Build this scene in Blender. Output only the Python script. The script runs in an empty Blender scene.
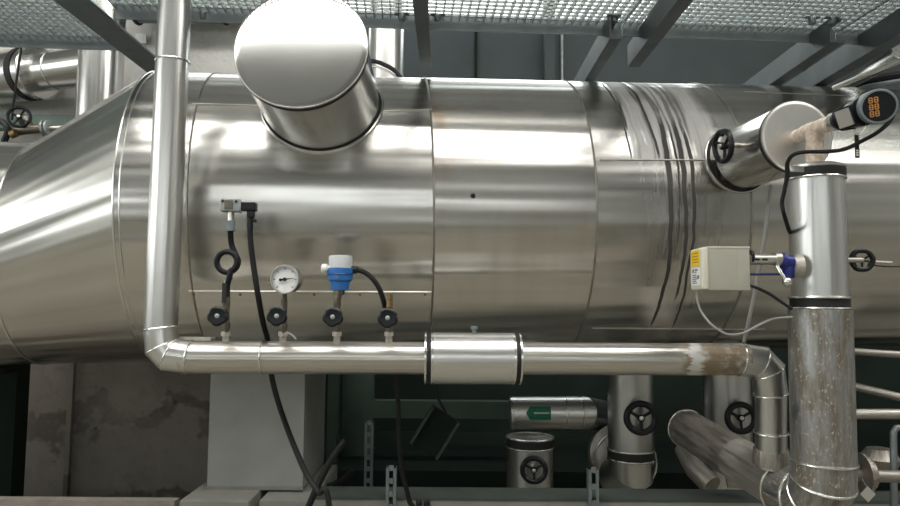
import bpy, bmesh, math, random
from mathutils import Vector as V, Matrix
random.seed(7)
PI = math.pi
scene = bpy.context.scene
COL = scene.collection

# ------------------------------------------------------------------ camera
F = 690.0
CAMZ = 1.45
PITCH, ROLL = math.radians(4.4), math.radians(0.45)
cd = bpy.data.cameras.new('camera'); cam = bpy.data.objects.new('camera', cd); COL.objects.link(cam)
cd.sensor_width = 36.0; cd.lens = F / 900 * 36.0; cd.clip_start = 0.05; cd.clip_end = 200
CAM = V((0, 0, CAMZ))
ROT = Matrix.Rotation(PI / 2 + PITCH, 3, 'X') @ Matrix.Rotation(ROLL, 3, 'Z')
cam.matrix_world = Matrix.Translation(CAM) @ ROT.to_4x4()
scene.camera = cam

def ray(px, py):
    return (ROT @ V(((px - 450) / F, -(py - 253) / F, -1.0))).normalized()
def U(px, py, d):
    """point of the place at depth y = d, measured from the photograph"""
    r = ray(px, py)
    return CAM + r * (d / r.y)
def proj(p):
    q = ROT.transposed() @ (V(p) - CAM)
    return 450 - F * q.x / q.z, 253 + F * q.y / q.z
def S(n, d):
    return n * d / F

# ------------------------------------------------------------------ mesh kit
def frame(axis, ref=None):
    d = V(axis).normalized()
    if ref is None:
        ref = V((0, 0, 1)) if abs(d.z) < 0.8 else V((-1, 0, 0))
    e2 = (ref - d * ref.dot(d)).normalized()
    e1 = d.cross(e2).normalized()
    return d, e1, e2

class MB:
    def __init__(self):
        self.bm = bmesh.new(); self.uv = self.bm.loops.layers.uv.new('UVMap')
    def face(self, vs, uvs=None):
        try:
            f = self.bm.faces.new(vs)
        except ValueError:
            return None
        if uvs:
            for l, c in zip(f.loops, uvs): l[self.uv].uv = c
        return f
    def rings(self, rings, us, cap0=True, cap1=True, closed=False):
        """rings: lists of points with equal count; v runs -pi..pi round the ring"""
        n = len(rings[0])
        R = [[self.bm.verts.new(p) for p in r] for r in rings]
        m = len(R)
        for i in range(m if closed else m - 1):
            a, b = R[i], R[(i + 1) % m]
            ua, ub = us[i], us[i + 1] if i + 1 < len(us) else us[i] + 0.01
            for k in range(n):
                k2 = (k + 1) % n
                v0 = -PI + 2 * PI * k / n; v1 = -PI + 2 * PI * (k + 1) / n
                self.face([a[k], b[k], b[k2], a[k2]], [(ua, v0), (ub, v0), (ub, v1), (ua, v1)])
        if not closed:
            for flag, r in ((cap0, R[0]), (cap1, R[-1])):
                if flag:
                    c = sum((v.co for v in r), V()) / n
                    d_, e1, e2 = frame((r[0].co - c).cross(r[n // 4].co - c)) if (r[0].co - c).length > 1e-7 else (0, V((1, 0, 0)), V((0, 1, 0)))
                    self.face(r, [((v.co - c).dot(e1), (v.co - c).dot(e2)) for v in r])
        return self
    def lathe(self, o, axis, prof, seg=48, cap0=True, cap1=True, ref=None):
        o = V(o); d, e1, e2 = frame(axis, ref)
        rings, us = [], []
        for t, r in prof:
            r = max(r, 1e-5)
            rings.append([o + d * t + (e1 * math.cos(-PI + 2 * PI * k / seg) + e2 * math.sin(-PI + 2 * PI * k / seg)) * r for k in range(seg)])
            us.append(t)
        return self.rings(rings, us, cap0, cap1)
    def cyl(self, p0, p1, r0, r1=None, seg=32, cap0=True, cap1=True):
        p0, p1 = V(p0), V(p1)
        L = (p1 - p0).length
        return self.lathe(p0, p1 - p0, [(0, r0), (L, r0 if r1 is None else r1)], seg, cap0, cap1)
    def sweep(self, pts, r, seg=40, caps=True):
        """mitred tube: every ring lies in the bisector plane of its corner"""
        pts = [V(p) for p in pts]; n = len(pts); rings, us = [], []; u = 0
        d0 = (pts[1] - pts[0]).normalized(); _, e1, e2 = frame(d0)
        cur = [pts[0] + (e1 * math.cos(-PI + 2 * PI * k / seg) + e2 * math.sin(-PI + 2 * PI * k / seg)) * r for k in range(seg)]
        rings.append(cur); us.append(0)
        for i in range(1, n):
            d = (pts[i] - pts[i - 1]).normalized()
            nrm = d if i == n - 1 else (d + (pts[i + 1] - pts[i]).normalized()).normalized()
            cur = [p + d * ((pts[i] - p).dot(nrm) / d.dot(nrm)) for p in cur]
            u += (pts[i] - pts[i - 1]).length
            rings.append(cur); us.append(u)
        self.rings(rings, us, caps, caps)
        return rings
    def tube(self, pts, r, seg=10, sub=8, smooth=True):
        pts = [V(p) for p in pts]
        if smooth and len(pts) > 2:
            P = [pts[0] * 2 - pts[1]] + pts + [pts[-1] * 2 - pts[-2]]
            out = []
            for i in range(1, len(P) - 2):
                for s in range(sub):
                    t = s / sub; a, b, c, d = P[i - 1], P[i], P[i + 1], P[i + 2]
                    out.append(0.5 * ((2 * b) + (c - a) * t + (2 * a - 5 * b + 4 * c - d) * t * t + (3 * b - a - 3 * c + d) * t ** 3))
            out.append(pts[-1]); pts = out
        rings, us = [], []; u = 0
        d = (pts[1] - pts[0]).normalized(); _, e1, e2 = frame(d)
        for i, p in enumerate(pts):
            nd = (pts[min(i + 1, len(pts) - 1)] - pts[max(i - 1, 0)]).normalized()
            e1 = (e1 - nd * e1.dot(nd)).normalized(); e2 = nd.cross(e1)
            rings.append([p + (e1 * math.cos(2 * PI * k / seg) + e2 * math.sin(2 * PI * k / seg)) * r for k in range(seg)])
            if i: u += (p - pts[i - 1]).length
            us.append(u)
        return self.rings(rings, us)
    def loop(self, ring, r, seg=8):
        """a bead that follows a closed ring of points"""
        n = len(ring); c = sum((V(p) for p in ring), V()) / n; rings = []
        for i in range(n):
            p = V(ring[i]); t = (V(ring[(i + 1) % n]) - V(ring[i - 1])).normalized()
            o = (p - c).normalized(); o = (o - t * o.dot(t)).normalized(); b = t.cross(o)
            rings.append([p + (o * math.cos(2 * PI * k / seg) + b * math.sin(2 * PI * k / seg)) * r for k in range(seg)])
        return self.rings(rings, [i * 0.01 for i in range(n + 1)], closed=True)
    def torus(self, c, axis, R, r, seg=40, sr=8):
        d, e1, e2 = frame(axis); c = V(c)
        return self.loop([c + (e1 * math.cos(2 * PI * k / seg) + e2 * math.sin(2 * PI * k / seg)) * R for k in range(seg)], r, sr)
    def box(self, c, sx, sy, sz, ax=None, bev=0.0):
        c = V(c); X, Y, Z = ax or (V((1, 0, 0)), V((0, 1, 0)), V((0, 0, 1)))
        before = set(self.bm.verts) if bev else None
        vs = []
        for k in range(8):
            a, b, d = (k & 1) - .5, ((k >> 1) & 1) - .5, ((k >> 2) & 1) - .5
            vs.append(self.bm.verts.new(c + X * (a * sx) + Y * (b * sy) + Z * (d * sz)))
        fs = []
        for q, (i, j) in (((0, 2, 3, 1), (0, 1)), ((4, 5, 7, 6), (0, 1)), ((0, 1, 5, 4), (0, 2)), ((2, 6, 7, 3), (0, 2)), ((0, 4, 6, 2), (1, 2)), ((1, 3, 7, 5), (1, 2))):
            axs = (X, Y, Z)
            fs.append(self.face([vs[k] for k in q], [((vs[k].co - c).dot(axs[i]), (vs[k].co - c).dot(axs[j])) for k in q]))
        if bev:
            es = list({e for f in fs for e in f.edges})
            bmesh.ops.bevel(self.bm, geom=es, offset=bev, segments=3, profile=.6, affect='EDGES')
        return self
    def prism(self, o, u, v, poly, depth):
        """2-D outline on plane (o,u,v) given a thickness along u x v"""
        o, u, v = V(o), V(u).normalized(), V(v).normalized(); w = u.cross(v)
        a = [self.bm.verts.new(o + u * x + v * y) for x, y in poly]
        b = [self.bm.verts.new(o + u * x + v * y + w * depth) for x, y in poly]
        n = len(poly)
        self.face(list(reversed(a)), [(x, y) for x, y in reversed(poly)]); self.face(b, list(poly))
        for i in range(n):
            j = (i + 1) % n
            self.face([a[i], a[j], b[j], b[i]], [(poly[i][0], 0), (poly[j][0], 0), (poly[j][0], depth), (poly[i][0], depth)])
        return self
    def build(self, name, mat, parent=None, sharp=32, kind=None):
        bmesh.ops.recalc_face_normals(self.bm, faces=self.bm.faces[:])
        me = bpy.data.meshes.new(name)
        off = parent_loc(parent) if parent else None
        if off is None:
            co = [v.co for v in self.bm.verts]
            mn = V((min(c.x for c in co), min(c.y for c in co), min(c.z for c in co)))
            mx = V((max(c.x for c in co), max(c.y for c in co), max(c.z for c in co)))
            loc = V(((mn.x + mx.x) / 2, (mn.y + mx.y) / 2, mn.z)); off = loc
        else:
            loc = None
        for v in self.bm.verts: v.co -= off
        self.bm.to_mesh(me); self.bm.free()
        me.shade_smooth(); me.set_sharp_from_angle(angle=math.radians(sharp))
        o = bpy.data.objects.new(name, me); COL.objects.link(o)
        me.materials.append(mat)
        if parent: o.parent = parent
        else: o.location = loc
        if kind: o['kind'] = kind
        return o

def parent_loc(p):
    l = V()
    while p is not None:
        l = l + p.location; p = p.parent
    return l
def tag(o, label, cat, group=None):
    o['label'] = label; o['category'] = cat
    if group: o['group'] = group
    return o
def thing(name, loc, label, cat, group=None):
    o = bpy.data.objects.new(name, None); COL.objects.link(o)
    o.location = loc; o.empty_display_size = .05
    return tag(o, label, cat, group)

# ------------------------------------------------------------------ materials
class NT:
    def __init__(self, name):
        self.m = bpy.data.materials.new(name); self.m.use_nodes = True
        self.t = self.m.node_tree; self.b = self.t.nodes['Principled BSDF']
    def n(self, kind, **kw):
        x = self.t.nodes.new(kind)
        for k, v in kw.items():
            if k.startswith('i_'):
                key = k[2:]; key = int(key) if key.isdigit() else key.replace('_', ' ')
                if hasattr(v, 'is_linked') or isinstance(v, bpy.types.NodeSocket): self.t.links.new(v, x.inputs[key])
                else: x.inputs[key].default_value = v
            else: setattr(x, k, v)
        return x
    def link(self, a, b): self.t.links.new(a, b)
    def uv(self): return self.n('ShaderNodeUVMap').outputs[0]
    def obj(self): return self.n('ShaderNodeTexCoord').outputs['Object']
    def sc(self, vec, s, loc=(0, 0, 0)):
        x = self.n('ShaderNodeMapping'); self.link(vec, x.inputs['Vector']); x.inputs['Scale'].default_value = s; x.inputs['Location'].default_value = loc
        return x.outputs[0]
    def noise(self, vec, scale=1, detail=3, rough=.55, dist=0):
        x = self.n('ShaderNodeTexNoise'); self.link(vec, x.inputs['Vector'])
        x.inputs['Scale'].default_value = scale; x.inputs['Detail'].default_value = detail; x.inputs['Roughness'].default_value = rough; x.inputs['Distortion'].default_value = dist
        return x.outputs[0]
    def mr(self, v, a, b, c=0, d=1, smooth=False):
        x = self.n('ShaderNodeMapRange'); self.link(v, x.inputs[0])
        if smooth: x.interpolation_type = 'SMOOTHSTEP'
        for i, q in zip((1, 2, 3, 4), (a, b, c, d)): x.inputs[i].default_value = q
        return x.outputs[0]
    def math(self, op, a, b=0, c=None):
        x = self.n('ShaderNodeMath', operation=op)
        for i, q in enumerate((a, b) if c is None else (a, b, c)):
            if isinstance(q, bpy.types.NodeSocket): self.link(q, x.inputs[i])
            else: x.inputs[i].default_value = q
        return x.outputs[0]
    def mix(self, fac, a, b):
        x = self.n('ShaderNodeMix', data_type='RGBA')
        for i, q in ((0, fac), (6, a), (7, b)):
            if isinstance(q, bpy.types.NodeSocket): self.link(q, x.inputs[i])
            else: x.inputs[i].default_value = (q if i == 0 else (*q, 1))
        return x.outputs[2]
    def set(self, **kw):
        for k, v in kw.items():
            key = k.replace('_', ' ')
            if isinstance(v, bpy.types.NodeSocket): self.link(v, self.b.inputs[key])
            else: self.b.inputs[key].default_value = (*v, 1) if isinstance(v, tuple) and len(v) == 3 else v
        return self
    def bump(self, h, strength, dist=.01):
        x = self.n('ShaderNodeBump'); self.link(h, x.inputs['Height']); x.inputs['Strength'].default_value = strength; x.inputs['Distance'].default_value = dist
        self.link(x.outputs[0], self.b.inputs['Normal']); return self

def plain(name, col, rough=.5, metal=0.0, var=.12, scale=14, bump=0.0, **kw):
    t = NT(name); n = t.noise(t.obj(), scale, 4)
    c = t.mix(t.mr(n, .3, .7), tuple(x * (1 - var) for x in col), tuple(min(1, x * (1 + var)) for x in col))
    t.set(Base_Color=c, Roughness=rough, Metallic=metal, **kw)
    if bump: t.bump(t.noise(t.obj(), scale * 5, 4), bump, .004)
    return t.m

def sheet(name, col, rough=.22, streak=.10, wave=.25, dirt=None, spots=None):
    """bright cladding sheet; UV = (length along the pipe in m, angle)"""
    t = NT(name); uv = t.uv()
    n1 = t.noise(t.sc(uv, (.5, 5, 1)), 2.0, 4, .6)
    n2 = t.noise(t.sc(uv, (.8, 3, 1)), 2.5, 2, .5)
    fine = t.noise(t.sc(uv, (3, 90, 1)), 1.5, 2)
    c = t.mix(t.mr(n1, .3, .7), tuple(x * (1 - streak) for x in col), tuple(min(1, x * (1 + streak)) for x in col))
    c = t.mix(t.mr(n2, .45, .8, 0, streak * 2), c, tuple(x * .8 for x in col))
    r = t.math('ADD', t.mr(n2, .3, .75, rough * .8, rough * 1.35), t.mr(fine, .3, .7, -.04, .04))
    metal = 1.0
    if dirt:                                # brown weathering in broad patches
        dn = t.noise(t.sc(uv, (1.6, .6, 1)), 3.2, 5, .65)
        dm = t.mr(dn, dirt[1] - .1, dirt[1] + .12, 0, 1)
        c = t.mix(dm, c, dirt[0]); r = t.math('ADD', r, t.math('MULTIPLY', dm, .22))
        metal = t.mr(dm, 0, 1, 1, .55)
    if spots:
        sn = t.noise(t.sc(uv, (75, 11, 1)), 1.0, 2)
        sp = t.math('MULTIPLY', t.mr(sn, .60, .66), t.mr(t.noise(t.sc(uv, (3, .8, 1)), 2, 2), .36, .5))
        c = t.mix(t.math('MULTIPLY', sp, .7), c, spots); r = t.math('ADD', r, t.math('MULTIPLY', sp, .25))
    r = t.math('MAXIMUM', r, .285) if rough > .24 else t.math('MINIMUM', r, .265)
    t.set(Base_Color=c, Roughness=r, Metallic=metal)
    t.bump(t.math('ADD', t.noise(t.sc(uv, (.35, 2.2, 1)), 2.0, 2), 0.0), wave, .02)
    return t.m

M = {}
M['clad'] = sheet('cladding sheet bright', (.57, .56, .54), .22, .05, .1)
M['front'] = sheet('pipe jacket', (.66, .655, .635), .29, .04, .04)
M['column'] = sheet('column jacket', (.55, .55, .535), .31, .05, .03)
M['weathered'] = sheet('weathered jacket', (.37, .375, .37), .36, .12, .10, ((.165, .14, .105), .50), (.58, .58, .56))
M['dirty'] = sheet('dull dirty jacket', (.36, .34, .31), .45, .15, .15, ((.16, .13, .10), .55))
M['dusty'] = sheet('dusty jacket', (.45, .43, .40), .5, .12, .1, ((.27, .24, .20), .55))
M['backshiny'] = sheet('bright back pipe jacket', (.62, .62, .60), .22, .05, .03)
M['backpipe'] = sheet('back pipe jacket', (.50, .50, .485), .32, .04, .04)
M['rim'] = plain('bright rim wire', (.72, .72, .69), .25, 1.0, .05)
M['beamsteel'] = plain('beam steel', (.085, .10, .105), .55, .2, .18, 9)
M['plate'] = plain('brushed plate', (.42, .40, .37), .5, .3, .05)
M['seam'] = plain('dull seam', (.26, .24, .21), .5, .8, .2, 20)
M['steel'] = plain('stainless fittings', (.60, .58, .54), .3, 1.0, .1)
M['brassy'] = plain('dull nickel brass', (.17, .155, .125), .45, .9, .2, 30)
M['brass'] = plain('brass plug', (.22, .15, .065), .45, .8, .2, 30)
M['galv'] = plain('galvanised steel', (.17, .195, .20), .5, .6, .18, 9)
M['galvlight'] = plain('galvanised grating', (.36, .39, .385), .45, .7, .15, 30)
M['paintsteel'] = plain('grey painted beam', (.16, .19, .20), .55, 0, .15, 6)
M['rubber'] = plain('black rubber', (.012, .012, .013), .45, 0, .1, Specular_IOR_Level=.25)
M['gasket'] = plain('black gasket', (.018, .018, .018), .6, 0, .1, Specular_IOR_Level=.25)
M['plastic'] = plain('black plastic', (.009, .010, .012), .32, 0, .1, Specular_IOR_Level=.25)
M['blue'] = plain('blue plastic', (.02, .14, .42), .4, 0, .08)
M['darkblue'] = plain('dark blue lacquer', (.015, .022, .16), .35, 0, .15)
M['whiteplastic'] = plain('white plastic', (.72, .70, .66), .45, 0, .04)
M['beige'] = plain('beige plastic housing', (.34, .33, .275), .45, 0, .04)
M['ivory'] = plain('ivory plastic cover', (.56, .54, .45), .4, 0, .04)
M['yellow'] = plain('yellow label paper', (.80, .52, .02), .6, 0, .06, 40)
M['paper'] = plain('white label paper', (.72, .73, .72), .6, 0, .03)
M['ink'] = plain('dark print', (.05, .06, .10), .7, 0, .05)
M['inkblack'] = plain('black print', (.008, .008, .008), .6, 0, .05)
M['orange'] = plain('orange digits', (.50, .22, .06), .5, 0, .1)
M['greenlabel'] = plain('green arrow label', (.0, .13, .07), .5, 0, .08)
M['cable'] = plain('black cable sheath', (.008, .008, .009), .6, 0, .1, Specular_IOR_Level=.25)
M['greycable'] = plain('grey cable sheath', (.23, .23, .22), .5, 0, .1)
M['rust'] = None
M['ped'] = plain('pale painted concrete', (.235, .24, .225), .7, 0, .08, 7, .2)
M['plinth'] = plain('plinth concrete', (.17, .17, .15), .8, 0, .15, 8, .3)
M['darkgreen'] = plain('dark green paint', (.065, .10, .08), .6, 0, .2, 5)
M['frame'] = plain('dark painted frame', (.05, .058, .052), .7, 0, .15, 8, Specular_IOR_Level=.15)
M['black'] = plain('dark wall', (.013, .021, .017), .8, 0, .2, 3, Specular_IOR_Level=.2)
M['glaze'] = None

t = NT('rusty insulated pipe'); n = t.noise(t.obj(), 45, 5, .7)
t.set(Base_Color=t.mix(t.mr(n, .35, .65), (.42, .31, .22), (.66, .60, .53)), Roughness=.75, Metallic=.1); t.bump(n, .5, .004); M['rust'] = t.m

def concrete(name, a, b, crack):
    t = NT(name); o = t.obj()
    n = t.noise(o, 1.2, 6, .65); n2 = t.noise(o, 9, 6, .7)
    c = t.mix(t.mr(n, .3, .7), a, b)
    c = t.mix(t.mr(n2, .5, .75, 0, .5), c, tuple(x * .55 for x in a))
    h = t.math('ADD', n2, t.noise(o, 30, 4))
    if crack:
        w = t.n('ShaderNodeTexWave', wave_type='BANDS', bands_direction='Z'); t.link(o, w.inputs[0])
        w.inputs['Scale'].default_value = .55; w.inputs['Distortion'].default_value = 9; w.inputs['Detail'].default_value = 5; w.inputs['Detail Scale'].default_value = 1.6; w.inputs['Detail Roughness'].default_value = .7
        ck = t.math('MULTIPLY', t.mr(w.outputs[1], .82, .98), t.mr(t.noise(o, 1.6, 2), .36, .5))
        c = t.mix(t.math('MULTIPLY', ck, .6), c, tuple(x * .3 for x in a))
        vor = t.n('ShaderNodeTexVoronoi'); t.link(o, vor.inputs['Vector']); vor.inputs['Scale'].default_value = 5
        pit = t.mr(vor.outputs[0], .09, .05)
        c = t.mix(t.math('MULTIPLY', pit, .75), c, tuple(x * .25 for x in a))
        h = t.math('SUBTRACT', h, t.math('MULTIPLY', ck, 1.5))
    t.set(Base_Color=c, Roughness=.88); t.bump(h, .35, .02); return t.m
def painted(name, a, b):
    t = NT(name); o = t.obj()
    t.set(Base_Color=t.mix(t.mr(t.noise(o, .5, 2, .4), .3, .7), a, b), Roughness=.85); t.bump(t.noise(o, 25, 3), .1, .01); return t.m
M['conc'] = concrete('cracked concrete', (.18, .160, .135), (.25, .225, .19), True)
M['lit_pier'] = concrete('grey plaster wall', (.50, .49, .46), (.58, .57, .54), False)  # paler pier concrete with the light from above painted in
M['floor'] = painted('screed floor', (.195, .183, .148), (.255, .24, .195))
M['hallwall'] = painted('hall wall', (.40, .405, .385), (.46, .465, .445))
M['ceil'] = painted('hall ceiling', (.33, .335, .32), (.38, .385, .37))
t = NT('dark blue grey panels'); o = t.obj()
br = t.n('ShaderNodeTexBrick'); t.link(t.sc(o, (1, 0, 1)), br.inputs[0])
t.set(Base_Color=t.mix(t.mr(t.noise(o, 2, 4), .3, .7), (.042, .056, .060), (.060, .076, .081)), Roughness=.6); M['panel'] = t.m

def glow(name, col, s):
    t = NT(name); t.set(Base_Color=(.8, .8, .8), Roughness=.6, Emission_Color=col, Emission_Strength=s); return t.m
M['sky'] = glow('frosted skylight', (1.0, .98, .94), 12.0)
M['sky2'] = glow('frosted skylight dim', (1.0, .98, .94), 3.6)
M['clerestory'] = glow('frosted clerestory', (.93, 1.0, .99), 4.5)
M['sidewin'] = glow('frosted side window', (.95, 1.0, 1.0), 4.0)

# ------------------------------------------------------------------ room shell
RX0, RX1, RY0, RY1, RZ = -7.0, 7.0, -6.0, 6.0, 5.5
def slab(name, x0, x1, y0, y1, z0, z1, mat, kind='structure'):
    return MB().box(((x0 + x1) / 2, (y0 + y1) / 2, (z0 + z1) / 2), x1 - x0, y1 - y0, z1 - z0).build(name, mat, None, kind=kind)
slab('floor', RX0, RX1, RY0, RY1, -.1, 0, M['floor'])
slab('ceiling', RX0, RX1, RY0, RY1, RZ, RZ + .1, M['ceil'])
slab('wall_front', RX0, RX1, RY0 - .1, RY0, 0, RZ, M['hallwall'])
slab('wall_left', RX0 - .1, RX0, RY0, RY1, 0, RZ, M['hallwall'])
slab('wall_right', RX1, RX1 + .1, RY0, RY1, 0, RZ, M['hallwall'])
slab('wall_back', RX0, RX1, RY1, RY1 + .1, 0, RZ, M['panel'])
PIER_X = -1.06
slab('wall_base_shade', PIER_X, RX1, RY1 - .03, RY1, 0, 2.0, M['black'])  # shade below the vessel painted as a near-black lower wall
slab('wall_pier', RX0, PIER_X, 4.3, RY1, 0, 1.75, M['conc'])
slab('wall_pier_lit', RX0, PIER_X, 4.302, RY1, 1.75, 3.45, M['lit_pier'])  # top of the pier, lighter copy because light falls on it from above
slab('window_1', -6.2, 6.2, .30, 1.15, RZ - .05, RZ - .002, M['sky'])
slab('window_6', -6.2, 6.2, -0.84, 0.22, RZ - .05, RZ - .002, M['sky2'])
slab('window_2', -2.9, 2.3, RY1 - .04, RY1 - .002, 4.0, 5.35, M['clerestory'])
slab('window_7', RX0 + .002, RX0 + .04, -4.5, 2.2, 2.3, 3.9, M['sidewin'])
for i, (a, b) in enumerate(((-5.6, -2.9), (-2.3, .4), (1.0, 3.7))):
    slab('window_%d' % (i + 3), a, b, RY0 + .002, RY0 + .04, 2.55, 3.15, M['sidewin'])

# ------------------------------------------------------------------ the vessel: axis from its outline in the photograph
R = .64
def plane(p, q):
    n = ray(*p).cross(ray(*q)).normalized(); return n
n1 = plane((211, 73), (853, 87.5)); n2 = plane((139, 362), (770, 349))
if n1.z < 0: n1 = -n1
if n2.z < 0: n2 = -n2
AX = n1.cross(n2).normalized()
if AX.x < 0: AX = -AX
# solve n1.A=-R, n2.A=R, A.x=0  (camera-relative)
mat = Matrix((n1, n2, V((1, 0, 0))))
A = CAM + mat.inverted() @ V((-R, R, 0))
_, E1, E2 = frame(AX)
print('TANK axis', AX, 'point', A)
def tp(tt, ang, r=R):
    return A + AX * tt + (E1 * math.cos(ang) + E2 * math.sin(ang)) * r
def tank_hit(px, py, r=R):
    d = ray(px, py); o = CAM - A
    dp = d - AX * d.dot(AX); op = o - AX * o.dot(AX)
    a, b, c = dp.dot(dp), 2 * dp.dot(op), op.dot(op) - r * r
    q = b * b - 4 * a * c
    s = (-b - math.sqrt(max(q, 0))) / (2 * a); p = CAM + d * s; w = p - A
    return p, w.dot(AX), math.atan2(w.dot(E2), w.dot(E1))
def t_of(px, py=217): return tank_hit(px, py)[1]

tank = thing('insulated_vessel', A + AX * .2 - V((0, 0, R)), 'large horizontal steel clad vessel with tapered left end and dark drip streaks', 'tank')
T_CONE, T_A, T_B, T_C, T_D = t_of(113), t_of(187), t_of(434), t_of(597), t_of(752, 215)
T_END = 3.4
# reducer: eccentric, flat along the bottom
best = None
for i_ in range(60):
    for j_ in range(60):
        tt_c, r_c = T_CONE - .2 - .01 * i_, .38 + .004 * j_
        sil = A + AX * tt_c - E2 * (R - r_c) + (E1 * math.cos(math.radians(71)) + E2 * math.sin(math.radians(71))) * r_c
        q = proj(sil); e = (q[0] - 38) ** 2 + (q[1] - 143.5) ** 2
        if best is None or e < best[0]: best = (e, tt_c, r_c)
T_CONE2, R2 = best[1], best[2]
print('seams', T_CONE2, T_CONE, T_A, T_B, T_C, T_D)

# tank material with its own stains
u_s = tank_hit(625, 120)[1]; u_e = tank_hit(706, 120)[1]
v_top = tank_hit(660, 90)[2]; v_lap = tank_hit(660, 160)[2]; v_low = tank_hit(680, 325)[2]
def tank_mat(name, col, seed, stains=False, lines=False, rough=.2):
    t = NT(name); uv = t.uv()
    sep = t.n('ShaderNodeSeparateXYZ'); t.link(uv, sep.inputs[0]); u, v = sep.outputs[0], sep.outputs[1]
    n1 = t.noise(t.sc(uv, (.35, 9, 1), (seed, seed, 0)), 1.6, 1, .4)
    n2 = t.noise(t.sc(uv, (16, .9, 1), (seed * 2, 0, 0)), 1.5, 3, .5)
    n3 = t.noise(t.sc(uv, (2, 2, 1), (0, seed, 0)), 1.2, 1, .4)
    fine = t.noise(t.sc(uv, (2, 150, 1)), 1.5, 2)
    c = t.mix(t.mr(n1, .3, .7), tuple(x * .90 for x in col), tuple(x * 1.08 for x in col))
    c = t.mix(t.mr(n3, .4, .7, 0, .35), c, (col[0] * .86, col[1] * .82, col[2] * .74))
    r = t.math('ADD', t.mr(n3, .3, .7, rough * .8, rough * 1.25), t.mr(n1, .3, .7, -.03, .03))
    r = t.math('MINIMUM', r, .262)
    metal = 1.0
    if lines:      # dull watermarks that ran down the sheet
        dm = t.math('MULTIPLY', t.mr(n2, .45, .75), t.mr(t.noise(uv, 1.5, 2), .35, .7))
        c = t.mix(t.math('MULTIPLY', dm, .4), c, (.40, .35, .28))
    if lines and not stains:   # faint rusty bloom beside the seam
        bl_ = t.math('MULTIPLY', t.mr(u, T_B + .16, T_B), t.mr(t.noise(t.sc(uv, (8, 3, 1)), 1.5, 4), .42, .62))
        bl_ = t.math('MULTIPLY', bl_, t.math('MULTIPLY', t.mr(v, 0.05, .3), t.mr(v, .9, .6)))
        c = t.mix(t.math('MULTIPLY', bl_, .7), c, (.42, .28, .16))
    if stains:
        inband = t.math('MULTIPLY', t.mr(u, u_s, u_s + .012, smooth=True), t.mr(u, u_e + .05, u_e - .05, smooth=True))
        above = t.mr(v, v_lap - .012, v_lap + .012)
        wv = t.math('MULTIPLY', t.math('SUBTRACT', t.noise(t.sc(uv, (2.0, 1.1, 1)), 1.5, 2), .5), .05)
        cmb = t.n('ShaderNodeCombineXYZ'); t.link(t.math('ADD', u, wv), cmb.inputs[0]); t.link(v, cmb.inputs[1])
        ch = t.noise(t.sc(cmb.outputs[0], (24, 1.6, 1)), 1.0, 5, .65)
        chalk = t.math('MULTIPLY', t.math('MULTIPLY', t.mr(ch, .34, .52), inband), above)
        c = t.mix(t.math('MULTIPLY', chalk, .9), c, (.56, .55, .53))
        dkn = t.noise(t.sc(cmb.outputs[0], (30, .8, 1), (4.3, 0, 0)), 1.0, 4, .6)
        faint = t.math('MULTIPLY', t.math('MULTIPLY', t.mr(dkn, .50, .68), inband), t.mr(v, v_low, v_lap))
        run = t.math('MULTIPLY', faint, t.mr(v, v_lap - .01, v_lap + .01, .25, .7))
        for k, (px0, wd, yend, amp) in enumerate(((625.5, .004, 160, .8), (652, .007, 161, .8), (671, .014, 328, 1.0), (686, .013, 300, .95), (694, .010, 330, .85), (680, .006, 250, .8))):
            uk = tank_hit(px0 + (4 if yend < 170 else 0), 150 if yend < 170 else 200)[1]; ve = tank_hit(px0, yend)[2]
            wk = t.math('MULTIPLY', t.math('SUBTRACT', t.noise(t.sc(uv, (0, 1.6, 1), (k * 3.1, k * 1.7, 0)), 1.2, 3), .5), .05)
            dist_ = t.math('ABSOLUTE', t.math('SUBTRACT', t.math('ADD', u, wk), uk))
            thick = t.mr(v, ve, v_lap, wd * .45, wd)
            edge = t.math('DIVIDE', dist_, thick)
            mk = t.math('MULTIPLY', t.mr(edge, 1.0, .55), t.mr(v, ve - .02, ve + .10))
            brk = t.mr(t.noise(t.sc(uv, (40, 5, 1), (k, 0, 0)), 1.0, 3), .30, .45, .45, 1)
            if yend > 170: mk = t.math('MULTIPLY', mk, t.mr(v, v_lap + .35, v_lap - .02, .35, 1))
            run = t.math('MAXIMUM', run, t.math('MINIMUM', t.math('MULTIPLY', t.math('MULTIPLY', mk, brk), amp * 2.0), 1.0))
        c = t.mix(t.math('MULTIPLY', run, .96), c, (.03, .026, .022))
        rr = t.math('MAXIMUM', run, t.math('MULTIPLY', chalk, .8))
        r = t.math('ADD', r, t.math('MULTIPLY', rr, .45)); metal = t.mr(rr, .35, .9, 1, .0)
    t.set(Base_Color=c, Roughness=r, Metallic=metal)
    hgt = t.math('ADD', t.noise(t.sc(uv, (.16, 3.0, 1), (seed * 3, seed, 0)), 2.2, 1, .35), 0.0)
    t.bump(hgt, .6, .02)
    return t.m
MC = (.57, .56, .535)
TM = [tank_mat('vessel cladding %s' % w, MC, s, st, ln, ro) for w, s, st, ln, ro in (
    ('reducer', 1.3, False, False, .25), ('first', 2.1, False, False, .24), ('second', 3.7, False, False, .24), ('third', 5.2, False, True, .29), ('stained', 7.9, True, True, .28), ('last', 9.4, False, False, .25))]
SEG = 160
def section(name, t0, t1, dr, mat):
    m = MB(); m.lathe(A, AX, [(t0, R + dr - .0)] + [(t0 + (t1 - t0) * k / 6, R + dr) for k in range(1, 6)] + [(t1, R + dr)], SEG, False, False)
    return m.build(name, mat, tank)
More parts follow.
